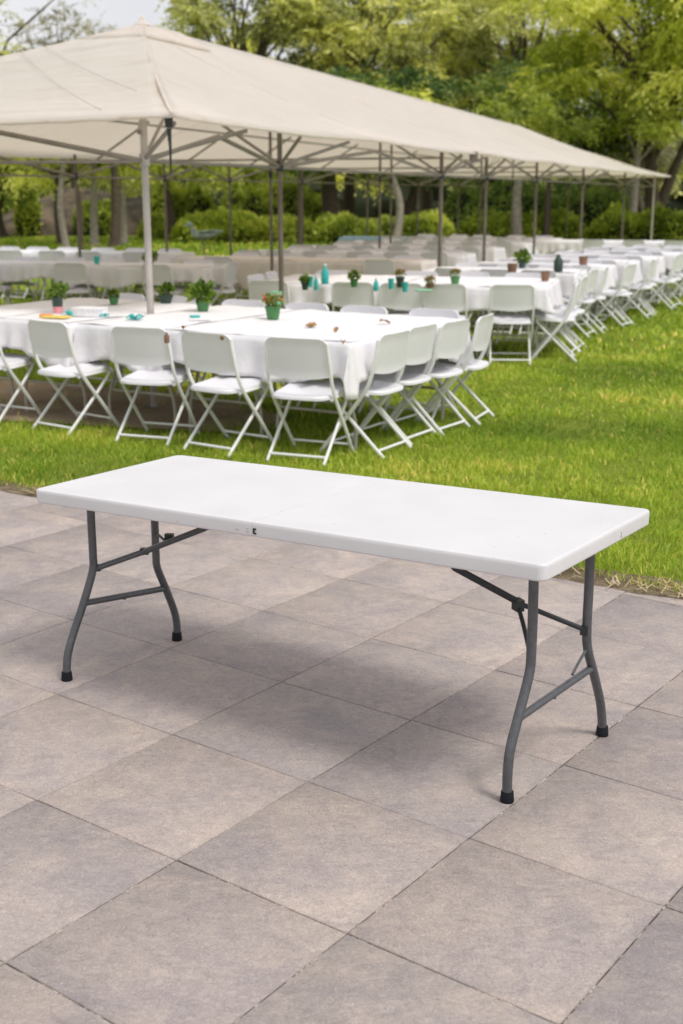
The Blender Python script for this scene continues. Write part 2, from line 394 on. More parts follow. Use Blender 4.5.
def blades(name, zones, mat, seed, tint_fn, label=None):
    r = np.random.default_rng(seed); VV = []; FF = []; TT = []; off = 0
    for (y0, y1, dens, hh, ww) in zones:
        x0 = -(0.31 * y1 + 1.4); area = (y1 - y0) * 2 * -x0; cnt = int(area * dens)
        x = r.uniform(x0, -x0, cnt); y = r.uniform(y0, y1, cnt)
        dist = (x - EA[0]) * en[0] + (y - EA[1]) * en[1]
        keep = (np.abs(x) < 0.31 * y + 1.4) & (dist > -0.015 + 0.09 * (vnoise(x * 4, y * 4, 3) - 0.25))
        keep &= (r.random(cnt) < np.clip(in_soil(x, y) * 1.2 - 0.75, 0.02, 1))
        clump = fbm(x * 3.1, y * 3.1, 6)
        keep &= r.random(cnt) < np.clip(0.35 + 1.3 * (clump - 0.25), 0.15, 1)
        x = x[keep]; y = y[keep]; c = clump[keep]; n_ = len(x); d = dist[keep]
        if n_ == 0: continue
        h = hh * r.uniform(0.45, 1.15, n_) * (0.65 + 0.7 * c) * np.clip(0.75 + d * 2, 0.75, 1)
        w = ww * r.uniform(0.6, 1.2, n_); an = r.uniform(0, 2 * PI, n_); lean = h * r.uniform(0.2, 1.1, n_)
        la = r.uniform(0, 2 * PI, n_)
        px, py = np.cos(an) * w / 2, np.sin(an) * w / 2; lx, ly = np.cos(la) * lean, np.sin(la) * lean
        z0 = np.full(n_, 0.012)
        P = np.stack([np.stack([x - px, y - py, z0], 1), np.stack([x + px, y + py, z0], 1),
                      np.stack([x + px * .75 + lx * .4, y + py * .75 + ly * .4, z0 + h * .62], 1),
                      np.stack([x - px * .75 + lx * .4, y - py * .75 + ly * .4, z0 + h * .62], 1),
                      np.stack([x + lx, y + ly, z0 + h * np.clip(1.05 - 0.35 * lean / h, 0.4, 1)], 1)], 1)
        b0 = off + np.arange(n_)[:, None] * 5
        # quad + degenerate-free tip as quad with repeated mid edge
        FF.append(np.concatenate([b0 + [0, 1, 2], b0 + [0, 2, 3], b0 + [3, 2, 4]], 0))
        VV.append(P.reshape(-1, 3)); TT.append(np.repeat(tint_fn(x, y, c, d, r), 5)); off += n_ * 5
    return tag(np_mesh(name, np.concatenate(VV), np.concatenate(FF), mat, None, np.concatenate(TT)), label, name.replace('_', ' '), None, 'stuff')
def green_tint(x, y, c, d, r):
    big = fbm(x * 0.7, y * 0.7, 21)
    t = 0.42 + 1.15 * (big - 0.5) + 0.35 * (c - 0.5) + r.normal(0, 0.15, len(x))
    t = np.where(r.random(len(x)) < 0.05 + 0.3 * np.exp(-np.clip(d, 0, 9) / 0.10), r.uniform(0.9, 1.0, len(x)), t)
    return np.clip(t, 0, 1)
blades('grass', [(4.4, 6.4, 9000, 0.060, 0.0042), (6.4, 9.0, 6500, 0.060, 0.0052), (9.0, 13.0, 2400, 0.06, 0.009), (13.0, 20.0, 500, 0.08, 0.02), (20.0, 50.0, 50, 0.09, 0.06)],
       M['blade'], 5, green_tint, 'short bright green lawn grass running from the paving under the tables')
# straw lying along the lawn's edge
r = np.random.default_rng(9); nS = 9000
a = r.uniform(-1, 8, nS); dd = r.normal(0.0, 0.05, nS) + 0.015; kx = vnoise(a * 2.2, a * 0, 12); keep = r.random(nS) < kx * 1.1 - 0.22
a = a[keep]; dd = dd[keep]; nS = len(a)
base = EA[None] + ed[None] * a[:, None] + en[None] * dd[:, None]
ln = r.uniform(0.02, 0.08, nS); an = r.uniform(0, PI, nS); up = r.uniform(0, 0.02, nS)
dx, dy = np.cos(an) * ln, np.sin(an) * ln; wx, wy = -np.sin(an) * 0.0026, np.cos(an) * 0.0026
z0 = r.uniform(0.004, 0.022, nS)
P = np.stack([np.stack([base[:, 0] + wx, base[:, 1] + wy, z0], 1), np.stack([base[:, 0] - wx, base[:, 1] - wy, z0], 1),
              np.stack([base[:, 0] + dx - wx, base[:, 1] + dy - wy, z0 + up], 1), np.stack([base[:, 0] + dx + wx, base[:, 1] + dy + wy, z0 + up], 1)], 1).reshape(-1, 3)
tag(np_mesh('dry_grass', P, np.arange(nS * 4).reshape(-1, 4), M['straw'], None, np.repeat(r.random(nS), 4)), 'dry straw and clippings scattered along the edge of the lawn', 'dry grass', None, 'stuff')

# ------------------------------------------------------------------ hero folding table
HT = thing('folding_table', 'long white folding table with grey legs standing alone on the paving', 'table', (-0.058, 3.822, 0), -0.610)
TZ = lambda x, y: 0.7135 + 0.0315 * x - 0.005 * y
HL, HW, TK = 0.950, 0.362, 0.046
def half_top(x0, x1, round_end):
    """outline of one leaf of the bi-fold top, rounded at the outer corners, with a lip round the underside"""
    rc = 0.024; out = []
    sgn = 1 if x1 > x0 else -1
    pts = [(x0, -HW)]
    for k in range(7):
        an = -PI / 2 + (PI / 2) * k / 6; pts.append((x1 - sgn * rc + sgn * rc * math.cos(an), -HW + rc + rc * math.sin(an)))
    for k in range(7):
        an = (PI / 2) * k / 6; pts.append((x1 - sgn * rc + sgn * rc * math.cos(an), HW - rc + rc * math.sin(an)))
    pts.append((x0, HW))
    if sgn < 0: pts = pts[::-1]
    def inset(d):
        hx = abs(x1 - x0); ds = min(d, 0.0002)
        return [(x0 + sgn * ds + (p[0] - x0) * (hx - d - ds) / hx, p[1] * (HW - d) / HW) for p in pts]
    mb = MB(); n = len(pts); V = []
    prof = [(0.030, -0.028), (0.026, -TK), (0.004, -TK), (0.001, -TK + 0.004), (0.0, -0.012), (0.0008, -0.004), (0.0026, -0.0012), (0.0055, 0.0), (0.012, 0.0), (0.03, 0.0)]
    for d, dz in prof:
        for (x, y) in inset(d): V.append((x, y, TZ(x, y) + dz))
    F = []
    for r_ in range(len(prof) - 1):
        for k in range(n):
            a0 = r_ * n + k; a1 = r_ * n + (k + 1) % n; F.append((a0, a1, a1 + n, a0 + n))
    F.append(tuple(range(n))[::-1]); F.append(tuple(range((len(prof) - 1) * n, len(prof) * n)))
    mb.add(V, F); return mb
XS = 0.0
for x0, x1 in ((XS - 0.0003, -HL), (XS + 0.0003, HL)):
    half_top(x0, x1, True).build('tabletop', M['plastic'], HT, 30)
# hinge latch on the front edge and moulded slot at the right end
mb = MB(); zc = TZ(0, -HW) - 0.027
mb.box((0.011, -HW - 0.001, zc + 0.006), (0.010, 0.004, 0.005)); mb.box((0.008, -HW - 0.001, zc - 0.001), (0.004, 0.004, 0.012)); mb.box((0.012, -HW - 0.001, zc - 0.007), (0.009, 0.004, 0.004))
mb.build('latch', M['steel_dark'], HT)
mb = MB(); mb.box((-0.016, -HW - 0.0005, zc + 0.004), (0.008, 0.002, 0.003)); mb.box((-0.016, -HW - 0.0005, zc - 0.006), (0.008, 0.002, 0.003)); mb.box((-0.055, -HW - 0.0005, zc - 0.004), (0.012, 0.002, 0.004))
mb.build('hinge_mark', simple('worn_plastic', (0.52, 0.48, 0.44), 0.6), HT)
mb = MB(); zs = TZ(HL, 0.13) - 0.026
mb.box((HL + 0.0005, 0.13, zs), (0.003, 0.004, 0.016)); mb.box((HL + 0.0005, 0.136, zs - 0.008), (0.002, 0.014, 0.003))
mb.build('edge_slot', simple('moulded_slot', (0.55, 0.53, 0.53), 0.5), HT)
LEGS = {
 'nl': (-0.876, [(-0.174, None), (-0.175, 0.42), (-0.180, 0.365), (-0.229, 0.262), (-0.289, 0.156), (-0.318, 0.09), (-0.326, 0.04), (-0.328, 0.0)]),
 'fl': (-0.832, [(0.097, None), (0.096, 0.36), (0.101, 0.31), (0.148, 0.205), (0.183, 0.120), (0.194, 0.07), (0.195, 0.035), (0.193, 0.0)]),
 'nr': (0.808, [(-0.133, None), (-0.126, 0.42), (-0.132, 0.35), (-0.186, 0.247), (-0.233, 0.159), (-0.245, 0.097), (-0.245, 0.045), (-0.243, 0.0)]),
 'fr': (0.849, [(0.153, None), (0.157, 0.42), (0.170, 0.340), (0.230, 0.235), (0.287, 0.132), (0.309, 0.071), (0.317, 0.035), (0.321, 0.0)])}
LR = 0.0142
for key, (x, pts) in LEGS.items():
    path = [(x, y, (TZ(x, y) - 0.03) if z is None else z) for y, z in pts]
    lo = path[-1]
    mb = MB(); mb.tube(smooth_path([path[0], (x, path[1][1], path[1][2] + 0.1)] + path[1:-1] + [(lo[0], lo[1], 0.012)], 6), LR, 16)
    lg = mb.build('leg', M['steel'], HT)
    MB().lathe((lo[0], lo[1], 0), [(0.0192, 0.0), (0.0200, 0.003), (0.0196, 0.008), (0.0178, 0.030), (0.0160, 0.033)], 20).build('rubber_foot', M['rubber'], lg)
    # plastic socket under the top
    MB().lathe((x, path[0][1], path[0][2] - 0.02), [(0.022, 0.0), (0.026, 0.03)], 14).build('socket', M['steel_dark'], lg)
def bar(name, pts, r, mat, flat=1.0, n=12, parent=HT):
    mb = MB(); mb.tube(pts, r, n, flat); return mb.build(name, mat, parent)
bar('crossbar', [(-0.876, -0.232, 0.257), (-0.832, 0.140, 0.222)], 0.0115, M['steel'])
bar('crossbar', [(0.808, -0.196, 0.232), (0.849, 0.214, 0.262)], 0.0115, M['steel'])
for q in ((-0.856, -0.06, 0.232), (0.828, -0.01, 0.236)):
    bar('lock_tab', [q, (q[0], q[1] + 0.012, q[2] - 0.005)], 0.004, M['steel_dark'], n=8)
zt = TZ(-0.28, 0.05) - 0.045
bl = bar('brace', [(-0.876, -0.168, 0.368), (-0.735, -0.05, 0.430)], 0.0105, M['steel'], 1.0)
bar('brace', [(-0.752, -0.06, 0.422), (-0.51, 0.0, 0.534), (-0.28, 0.05, zt)], 0.0155, M['steel'], 0.7)
bar('brace_link', [(-0.69, -0.002, 0.462), (-0.76, 0.04, 0.462), (-0.832, 0.098, 0.437)], 0.005, M['steel_dark'], n=8)
MB().box((-0.672, 0.0, 0.476), (0.03, 0.022, 0.028), 0.5).build('hinge_knuckle', M['steel_dark'], HT)
MB().box((-0.742, -0.055, 0.428), (0.03, 0.02, 0.022), 0.6).build('hinge_knuckle', M['steel_dark'], HT)
MB().box((-0.872, -0.158, 0.370), (0.02, 0.02, 0.022), 0.6).build('hinge_knuckle', M['steel_dark'], HT)
zt = TZ(0.49, -0.14) - 0.045
bar('brace', [(0.849, 0.155, 0.398), (0.69, 0.0, 0.500)], 0.0095, M['steel_dark'], 0.8)
bar('brace', [(0.705, 0.013, 0.492), (0.543, -0.10, 0.602), (0.49, -0.14, zt)], 0.0125, M['steel_dark'], 0.8)
bar('brace_link', [(0.70, 0.0, 0.488), (0.75, -0.06, 0.452), (0.806, -0.128, 0.402)], 0.0065, M['steel_dark'], n=8)
MB().box((0.698, 0.002, 0.492), (0.035, 0.024, 0.034), -0.6).build('hinge_knuckle', M['steel_dark'], HT)
MB().box((0.846, 0.148, 0.400), (0.022, 0.022, 0.026), 0.2).build('hinge_knuckle', M['steel_dark'], HT)
bar('brace_link', [(0.849, 0.158, 0.335), (0.852, 0.10, 0.312), (0.855, 0.055, 0.292)], 0.0045, M['steel'], n=8)

# ------------------------------------------------------------------ chair prototype (faces +y)
def make_chair():
    t = thing('folding_chair', None, 'folding chair')
    # seat
    mb = MB(); ring = []
    for k in range(40):
        an = 2 * PI * k / 40; c_, s_ = math.cos(an), math.sin(an)
        ring.append((0.198 * math.copysign(abs(c_) ** 0.42, c_) * (1.0 + 0.05 * s_), 0.02 + 0.212 * math.copysign(abs(s_) ** 0.42, s_)))
    def rg(f, z): return [(x * f, -0.01 + (y - 0.02) * f, z + 0.10 * (y - 0.02) + 0.008 * ((y - 0.02) / 0.2) ** 2) for x, y in ring]
    V = rg(0.93, 0.412) + rg(1.0, 0.416) + rg(1.0, 0.432) + rg(0.965, 0.441) + rg(0.7, 0.436) + rg(0.3, 0.430); F = []
    for a in range(5):
        for k in range(40): F.append((a * 40 + k, a * 40 + (k + 1) % 40, (a + 1) * 40 + (k + 1) % 40, (a + 1) * 40 + k))
    F.append(tuple(range(40))[::-1]); F.append(tuple(range(200, 240)))
    mb.add(V, F).build('seat', M['chair_plastic'], t)
    # backrest: a curved shell with a rolled rim
    mb = MB(); nx, nz = 16, 8; V = []; F = []
    def bp(i, k, front):
        s_ = -1 + 2 * i / nx; x = 0.212 * s_
        top = 0.785 - 0.035 * max(0, (abs(s_) - 0.72) / 0.28) ** 2.2; bot = 0.548 - 0.020 * (1 - s_ * s_)
        z = bot + (top - bot) * k / nz
        y = -0.165 - (z - 0.5) * 0.17 - 0.020 * (1 - s_ * s_)
        rim = 1 if (k in (0, nz) or i in (0, nx)) else 0
        th = 0.010 if rim else 0.004
        return (x, y + (th if front else -th), z)
    for fr in (0, 1):
        for k in range(nz + 1):
            for i in range(nx + 1): V.append(bp(i, k, fr))
    W = nx + 1; S = W * (nz + 1)
    for k in range(nz):
        for i in range(nx):
            a = k * W + i; F.append((a, a + 1, a + 1 + W, a + W)); F.append((S + a + W, S + a + 1 + W, S + a + 1, S + a))
    for i in range(nx):
        F.append((i + 1, i, S + i, S + i + 1)); a = nz * W + i; F.append((a, a + 1, S + a + 1, S + a))
    for k in range(nz):
        a = k * W; F.append((a, a + W, S + a + W, S + a)); a += nx; F.append((a + W, a, S + a, S + a + W))
    mb.add(V, F).build('backrest', M['chair_plastic'], t, 50)
    for s_ in (-1, 1):
        mb = MB(); mb.tube(smooth_path([(s_ * 0.205, -0.208, 0.755), (s_ * 0.212, -0.190, 0.64), (s_ * 0.214, -0.130, 0.45), (s_ * 0.212, 0.06, 0.20), (s_ * 0.205, 0.215, 0.008)], 4), 0.0108, 10, 1.25)
        lg = mb.build('leg', M['chair_tube'], t)
        mb = MB(); mb.tube(smooth_path([(s_ * 0.190, 0.165, 0.412), (s_ * 0.192, 0.10, 0.335), (s_ * 0.194, -0.245, 0.008)], 4), 0.0102, 10, 1.2)
        mb.build('leg', M['chair_tube'], t)
        mb = MB(); mb.tube([(s_ * 0.200, -0.135, 0.400), (s_ * 0.190, 0.172, 0.422)], 0.009, 8); mb.build('seat_rail', M['chair_tube'], t)
    mb = MB(); mb.tube([(-0.194, -0.205, 0.052), (0.194, -0.205, 0.052)], 0.0095, 8); mb.build('stretcher', M['chair_tube'], t)
    mb = MB(); mb.tube([(-0.207, 0.165, 0.072), (0.207, 0.165, 0.072)], 0.0085, 8); mb.build('stretcher', M['chair_tube'], t)
    return t
CH0 = [make_chair(), False]
def chair(x, y, rz, label, group):
    if not CH0[1]: o = CH0[0]; CH0[1] = True
    else: o = copy_tree(CH0[0])
    o.location = (x, y, 0.02); o.rotation_euler = (0, 0, rz + random.gauss(0, 0.11))
    tag(o, label, 'folding chair', group); return o

# ------------------------------------------------------------------ banquet tables and cloths
def make_btable():
    t = thing('banquet_table', None, 'table')            # x along its width 0.74, y along its length 1.8; origin at centre
    o = MB().box((0, 0, 0.72), (0.735, 1.80, 0.035)).build('tabletop', M['chair_plastic'], t); bevel(o, 0.008, 2)
    for sy in (-1, 1):
        for sx in (-1, 1):
            mb = MB(); mb.tube(smooth_path([(sx * 0.22, sy * 0.70, 0.705), (sx * 0.22, sy * 0.70, 0.45), (sx * 0.30, sy * 0.70, 0.20), (sx * 0.30, sy * 0.70, 0.0)], 4), 0.013, 8)
            mb.build('leg', M['pole'], t)
        mb = MB(); mb.tube([(-0.285, sy * 0.70, 0.25), (0.285, sy * 0.70, 0.25)], 0.011, 8); mb.build('crossbar', M['pole'], t)
    return t
BT0 = [make_btable(), False]
def btable(x, y, rz, label, group, sy=1.0):
    if not BT0[1]: o = BT0[0]; BT0[1] = True
    else: o = copy_tree(BT0[0])
    o.location = (x, y, 0.02); o.rotation_euler = (0, 0, rz); o.scale = (1, sy, 1)
    tag(o, label, 'table', group); return o
def cloth(org, ang, W, D, sides, label, group, seed, mat='cloth', drop=0.27, long_corner=0.0, ztop=0.762):
    """cloth over the rectangle u in [-W,0], v in [0,D]; sides: string of l,f,r,b that hang"""
    r = np.random.default_rng(seed)
    ux, uy = math.cos(ang), math.sin(ang); vx, vy = -uy, ux
    to_w = lambda u, v: (org[0] + u * ux + v * vx, org[1] + u * uy + v * vy)
    nu, nv = max(6, int(W / 0.07)), max(6, int(D / 0.07)); V = []; F = []
    g = 0.012; e = 0.0
    U = np.linspace(-W - (g if 'l' in sides else 0), (g if 'r' in sides else 0), nu + 1); Vv = np.linspace(-(g if 'f' in sides else 0), D + (g if 'b' in sides else 0), nv + 1)
    for v in Vv:
        for u in U:
            z = ztop + 0.005 * abs(math.sin(2.6 * v + 0.4)) ** 30 + 0.005 * abs(math.sin(2.9 * u + seed)) ** 30 + 0.009 * (fbm(np.array([u * 4 + seed]), np.array([v * 4]), seed)[0] - 0.5) + 0.004 * abs(math.sin(u * 8.2 + seed + 1.2 * math.sin(v * 1.5))) ** 8
            x, y = to_w(u, v); V.append((x, y, z))
    for j in range(nv):
        for i in range(nu):
            a = j * (nu + 1) + i; F.append((a, a + 1, a + nu + 2, a + nu + 1))
    # skirt along consecutive hanging sides
    corners = {'l': ((-W - g, D + g), (-W - g, -g), (-1, 0)), 'f': ((-W - g, -g), (g, -g), (0, -1)), 'r': ((g, -g), (g, D + g), (1, 0)), 'b': ((g, D + g), (-W - g, D + g), (0, 1))}
    order = 'lfrb'; path = []
    seq = [c for c in order if c in sides]
    for idx, c in enumerate(seq):
        p0, p1, nr = corners[c]; p0 = np.array(p0); p1 = np.array(p1); nr = np.array(nr, float); ln = np.linalg.norm(p1 - p0)
        if idx and order.index(seq[idx - 1]) == order.index(c) - 1:
            pn = np.array(corners[seq[idx - 1]][2], float)
            for k in range(1, 7):
                a = k / 7; q = pn * (1 - a) + nr * a; path.append((p0, q / np.linalg.norm(q), 1.0))
        for k in range(int(ln / 0.03) + 1):
            t_ = k / int(ln / 0.03); dc = min(t_, 1 - t_) * ln
            path.append((p0 + (p1 - p0) * t_, nr, math.exp(-dc / 0.16)))
    rows = 9; b0 = len(V); ph = r.uniform(0, 6.28, 4); s_ = 0; last = None
    for (p, nr, cf) in path:
        if last is not None: s_ += max(np.linalg.norm(p - last[0]), 0.055 * np.linalg.norm(nr - last[1]))
        last = (p, nr)
        d = drop * (1 + 0.22 * math.sin(s_ * 3.1 + ph[0] + math.sin(s_ * 1.3)) + 0.09 * math.sin(s_ * 9.0 + ph[1])) + (0.06 + long_corner * (1 if (nr[0] + -nr[1]) > 1.05 else 0)) * cf
        fold = 0.036 * math.sin(s_ * 15 + ph[2] + 2.6 * math.sin(s_ * 2.3 + ph[1])) * (0.6 + 0.4 * math.sin(s_ * 1.7 + ph[3])) + 0.020 * math.sin(s_ * 37 + ph[3] + 1.5 * math.sin(s_ * 5))
        for k in range(rows):
            f = k / (rows - 1)
            out = 0.002 + 0.010 * math.sin(min(1, f * 4) * PI / 2) + f ** 1.2 * (0.020 + fold + 0.035 * cf)
            out = max(out, 0.003)
            x, y = to_w(p[0] + nr[0] * out, p[1] + nr[1] * out); V.append((x, y, ztop - 0.001 - d * f - 0.004 * (1 - (1 - min(1, f * 6)) ** 2)))
    for i in range(len(path) - 1):
        for k in range(rows - 1):
            a = b0 + i * rows + k; F.append((a, a + 1, a + rows + 1, a + rows))
    mb = MB(); mb.add(V, F); o = mb.build('tablecloth', M[mat], None, 70)
    md = o.modifiers.new('thick', 'SOLIDIFY'); md.thickness = 0.0015
    return tag(o, label, 'tablecloth', group)

random.seed(21)
ORD = ['first', 'second', 'third', 'fourth', 'fifth', 'sixth', 'seventh', 'eighth', 'ninth', 'tenth', 'eleventh', 'twelfth']
def row(key, where, org, ang, n, D, front=(), back=(), right=(), left=(), gaps=None, mat='cloth', drop=0.23, lc=0.0, seed=0, per=2, fv=-0.10, rv=0.05, wname='white'):
    """n tables in a run; deep runs have tables side by side, shallow runs have them end to end; org is the front right corner"""
    ux, uy = math.cos(ang), math.sin(ang); vx, vy = -uy, ux
    W = lambda u, v: (org[0] + u * ux + v * vx, org[1] + u * uy + v * vy)
    u = 0.0; ci = 0; start = 0.0; opened = True; shallow = D < 1.0
    step = 1.82 if shallow else 0.745
    if shallow: per = 1
    for i in range(n):
        x, y = W(u - step / 2, D / 2)
        btable(x, y, ang + (PI / 2 if shallow else 0), 'grey legged table under cloth, %s from right in %s' % (ORD[i], where), 'banquet tables in ' + where, 1.0 if shallow else D / 1.83)
        u -= step
        last = i == n - 1; cut = bool(gaps and i in gaps)
        if (i + 1) % per == 0 or last or cut:
            sides = ''.join(c for c in 'lfrb' if c in 'fb' or (c == 'r' and opened) or (c == 'l' and (last or cut)))
            cloth(W(start, 0), ang, start - u, D, sides, '%s cloth draped over tables, %s from right in %s' % (wname, ORD[ci], where), wname + ' cloths in ' + where, seed * 13 + ci + 1, mat, drop, lc if ci == 0 else 0)
            opened = cut
            if cut: u -= gaps[i]
            start = u; ci += 1
    total = -u
    G = 'folding chairs round ' + where
    for i, q in enumerate(front):
        x, y = W(-q, fv + 0.02 + random.gauss(0, 0.02)); chair(x, y, ang, 'white folding chair, %s from right on near side of %s' % (ORD[i], where), G)
    for i, q in enumerate(back):
        x, y = W(-q, D - 0.04 + random.gauss(0, 0.03)); chair(x, y, ang + PI, 'white folding chair, %s from right on far side of %s' % (ORD[i], where), G)
    for i, q in enumerate(right):
        x, y = W(rv + random.gauss(0, 0.03), q); chair(x, y, ang + PI / 2, 'white folding chair, %s from front at right end of %s' % (ORD[i], where), G)
    for i, q in enumerate(left):
        x, y = W(-total, q); chair(x, y, ang - PI / 2, 'white folding chair, %s from front at left end of %s' % (ORD[i], where), G)
    return W

A31 = -0.541
row('near', 'the nearest tables', (0.05, 7.72), A31, 5, 1.66, front=(0.23, 0.84, 1.47, 2.22, 2.95), back=(0.35, 0.95, 1.5, 2.1, 2.75, 3.4), right=(0.27, 0.74, 1.16, 1.62),
    gaps={2: 0.10}, seed=3, lc=0.10, fv=-0.13, rv=-0.07)
row('second', 'the second table block', (2.0, 12.35), -0.25, 4, 1.50, front=(0.32, 0.95, 1.40, 1.88, 2.75), back=(0.4, 1.0, 1.6, 2.6), right=(0.30, 0.74, 1.16, 1.60), left=(0.6, 1.2), seed=5)
AT = -0.358
tw = np.array([0.351, 0.936]); tw /= np.linalg.norm(tw); tp = np.array([-tw[1], tw[0]])
TC = np.array(ground(172, 113, 2.2))
def corner(t, a): q = TC + tw * t + tp * a; return (float(q[0]), float(q[1]))
jit = random.Random(4)
# short rows sticking out beyond the right-hand eave, one behind the other
for k, t_ in enumerate((6.75, 8.0, 9.3, 10.65, 12.05, 13.5)):
    row('r%d' % k, 'the %s right row' % ORD[k], corner(t_, -1.62 - 0.16 * k), AT + jit.uniform(-.03, .03), 1, 0.76, front=(0.35, 0.85, 1.35), back=(0.4, 0.95, 1.45), right=(0.08, 0.62), seed=31 + k, rv=0.06)
# long rows under the tent
for k, (t_, a_, n_) in enumerate(((8.4, 0.75, 2), (10.6, 0.75, 2), (12.8, 0.8, 2), (15.2, 0.8, 2), (18.0, 0.8, 2))):
    beige = k == 0
    row('i%d' % k, 'the %s tent row' % ORD[k], corner(t_, a_), AT + jit.uniform(-.03, .03), n_, 0.76, front=(0.4, 1.0, 1.6, 2.3, 2.9, 3.4) if k else (0.5, 2.9), back=(0.4, 1.0, 1.7, 2.3, 3.0), seed=51 + k, wname='beige' if beige else 'white', mat='cloth_beige' if beige else 'cloth', drop=0.36 if beige else 0.23)
row('left', 'the nearer left row', (-1.75, 15.9), -0.30, 3, 0.80, front=(0.5, 1.75, 3.0), back=(0.5, 1.1, 1.8, 2.4, 3.1, 3.8), right=(0.4,), seed=15)
row('leftfar', 'the far left row', (-2.6, 19.4), -0.30, 3, 0.80, front=(0.5, 1.3, 2.0, 2.7, 3.5, 4.2, 4.9), back=(0.5, 1.1, 1.7, 2.3, 2.9, 3.5, 4.1, 4.7, 5.3), seed=17)
row('bluerow', 'the short blue row', (1.75, 27.0), -0.2, 1, 0.8, seed=23, wname='blue', mat='cloth_blue')
row('pinkrow', 'the far corner row', (7.1, 24.3), -0.33, 2, 0.8, seed=25, front=(0.6, 1.4, 2.2))

# ------------------------------------------------------------------ the tent
LEN, WID, ZE, ZR, B0 = 31.6, 6.0, 2.2, 3.5, 5.0
RID = [(B0, WID / 2), (LEN - 7.6, WID / 2)]
def tpt(t, a, z):
    q = TC + tw * t + tp * a; return (float(q[0]), float(q[1]), z)
TENT = thing('party_tent', 'long cream canvas marquee with hipped roof over the white tables', 'tent', tpt(LEN / 2, WID / 2, 0))
def place(o):       # keep world coordinates under the tent's empty
    o.parent = TENT; o.matrix_parent_inverse = Matrix.Translation(-Vector(TENT.location)); return o
def roof_z(h, s, posts, wseed):
    z = ZE + (ZR - ZE) * h - 0.17 * 4 * h * (1 - h) * 0.9
    return z
def patch(e0, e1, r1, r0, ns, nh, bays, seed, lift=0.0):
    V = []; F = []
    e0, e1, r0, r1 = map(np.array, (e0, e1, r0, r1))
    for j in range(nh + 1):
        h = j / nh
        for i in range(ns + 1):
            s = i / ns
            q = (e0 * (1 - s) + e1 * s) * (1 - h) + (r0 * (1 - s) + r1 * s) * h
            z = ZE + (ZR - 0.16 * min(1, max(0, (q[0] - B0) / 19)) - ZE) * h - 0.10 * 4 * h * (1 - h)
            z -= 0.028 * abs(math.sin(PI * s * bays)) * (1 - h) ** 1.5
            wr = fbm(np.array([q[0] * 0.8]), np.array([q[1] * 0.8]), seed)[0] - 0.5
            z += 0.11 * wr * 4 * h * (1 - h) + 0.012 * math.sin(s * bays * 9 + 2 * h) * (1 - h) * min(1, 6 * h)
            V.append(tpt(q[0], q[1], z + lift))
    for j in range(nh):
        for i in range(ns):
            a = j * (ns + 1) + i; F.append((a, a + 1, a + ns + 2, a + ns + 1))
    return V, F
mb = MB()
C0, C1, C2, C3 = (0, 0), (LEN, 0), (LEN, WID), (0, WID)
for args in ((C0, C1, RID[1], RID[0], 150, 12, 7, 1), (C2, C3, RID[0], RID[1], 100, 12, 7, 2), (C3, C0, RID[0], RID[0], 36, 12, 2, 3), (C1, C2, RID[1], RID[1], 24, 10, 2, 4)):
    mb.add(*patch(*args))
can = mb.build('canopy', M['canvas'], None, 60); place(can)
md = can.modifiers.new('thick', 'SOLIDIFY'); md.thickness = 0.003
# hem: narrow folded band hanging from the eave
mb = MB()
for (p, q, bays, n_) in ((C0, C1, 7, 150), (C2, C3, 7, 100), (C3, C0, 2, 36), (C1, C2, 2, 24)):
    V = []; F = []
    for i in range(n_ + 1):
        s = i / n_; z = ZE - 0.028 * abs(math.sin(PI * s * bays)); x = p[0] * (1 - s) + q[0] * s; y = p[1] * (1 - s) + q[1] * s
        V += [tpt(x, y, z + 0.002), tpt(x, y, z - 0.028 - 0.004 * math.sin(s * 90))]
    for i in range(n_): F.append((2 * i, 2 * i + 1, 2 * i + 3, 2 * i + 2))
    mb.add(V, F)
hem = mb.build('hem', M['canvas'], None); place(hem); md = hem.modifiers.new('thick', 'SOLIDIFY'); md.thickness = 0.006
# raised vent flap round the front peak
mb = MB()
pk = np.array(RID[0])
def lerp2(a, b, f): return tuple(np.array(a) * (1 - f) + np.array(b) * f)
lo0, lo3 = lerp2(pk, C0, 0.14), lerp2(pk, C3, 0.14)
for (e0, e1) in ((lo3, lo0), (lo0, (pk[0] + 0.9, lo0[1] + 0.0))):
    V = []; F = []; ns, nh = 16, 3
    for j in range(nh + 1):
        for i in range(ns + 1):
            s = i / ns; h = j / nh; e = lerp2(e0, e1, s); q = lerp2(e, (pk[0] + (0.9 * s if e1[0] > pk[0] else 0), pk[1]), h)
            hh = 0.86 + 0.14 * h
            V.append(tpt(q[0], q[1], ZE + (ZR - ZE) * hh - 0.10 * 4 * hh * (1 - hh) + 0.014 - 0.004 * math.sin(s * 11) * (1 - h)))
    for j in range(nh):
        for i in range(ns):
            a = j * (ns + 1) + i; F.append((a, a + 1, a + ns + 2, a + ns + 1))
    mb.add(V, F)
vent = mb.build('vent_flap', M['canvas'], None); place(vent); md = vent.modifiers.new('thick', 'SOLIDIFY'); md.thickness = 0.004
mb = MB(); mb.lathe(tpt(pk[0], pk[1], ZR - 0.01), [(0.09, 0), (0.05, 0.035), (0.025, 0.055), (0.02, 0.09), (0.004, 0.10)], 12); place(mb.build('finial', M['canvas'], None))
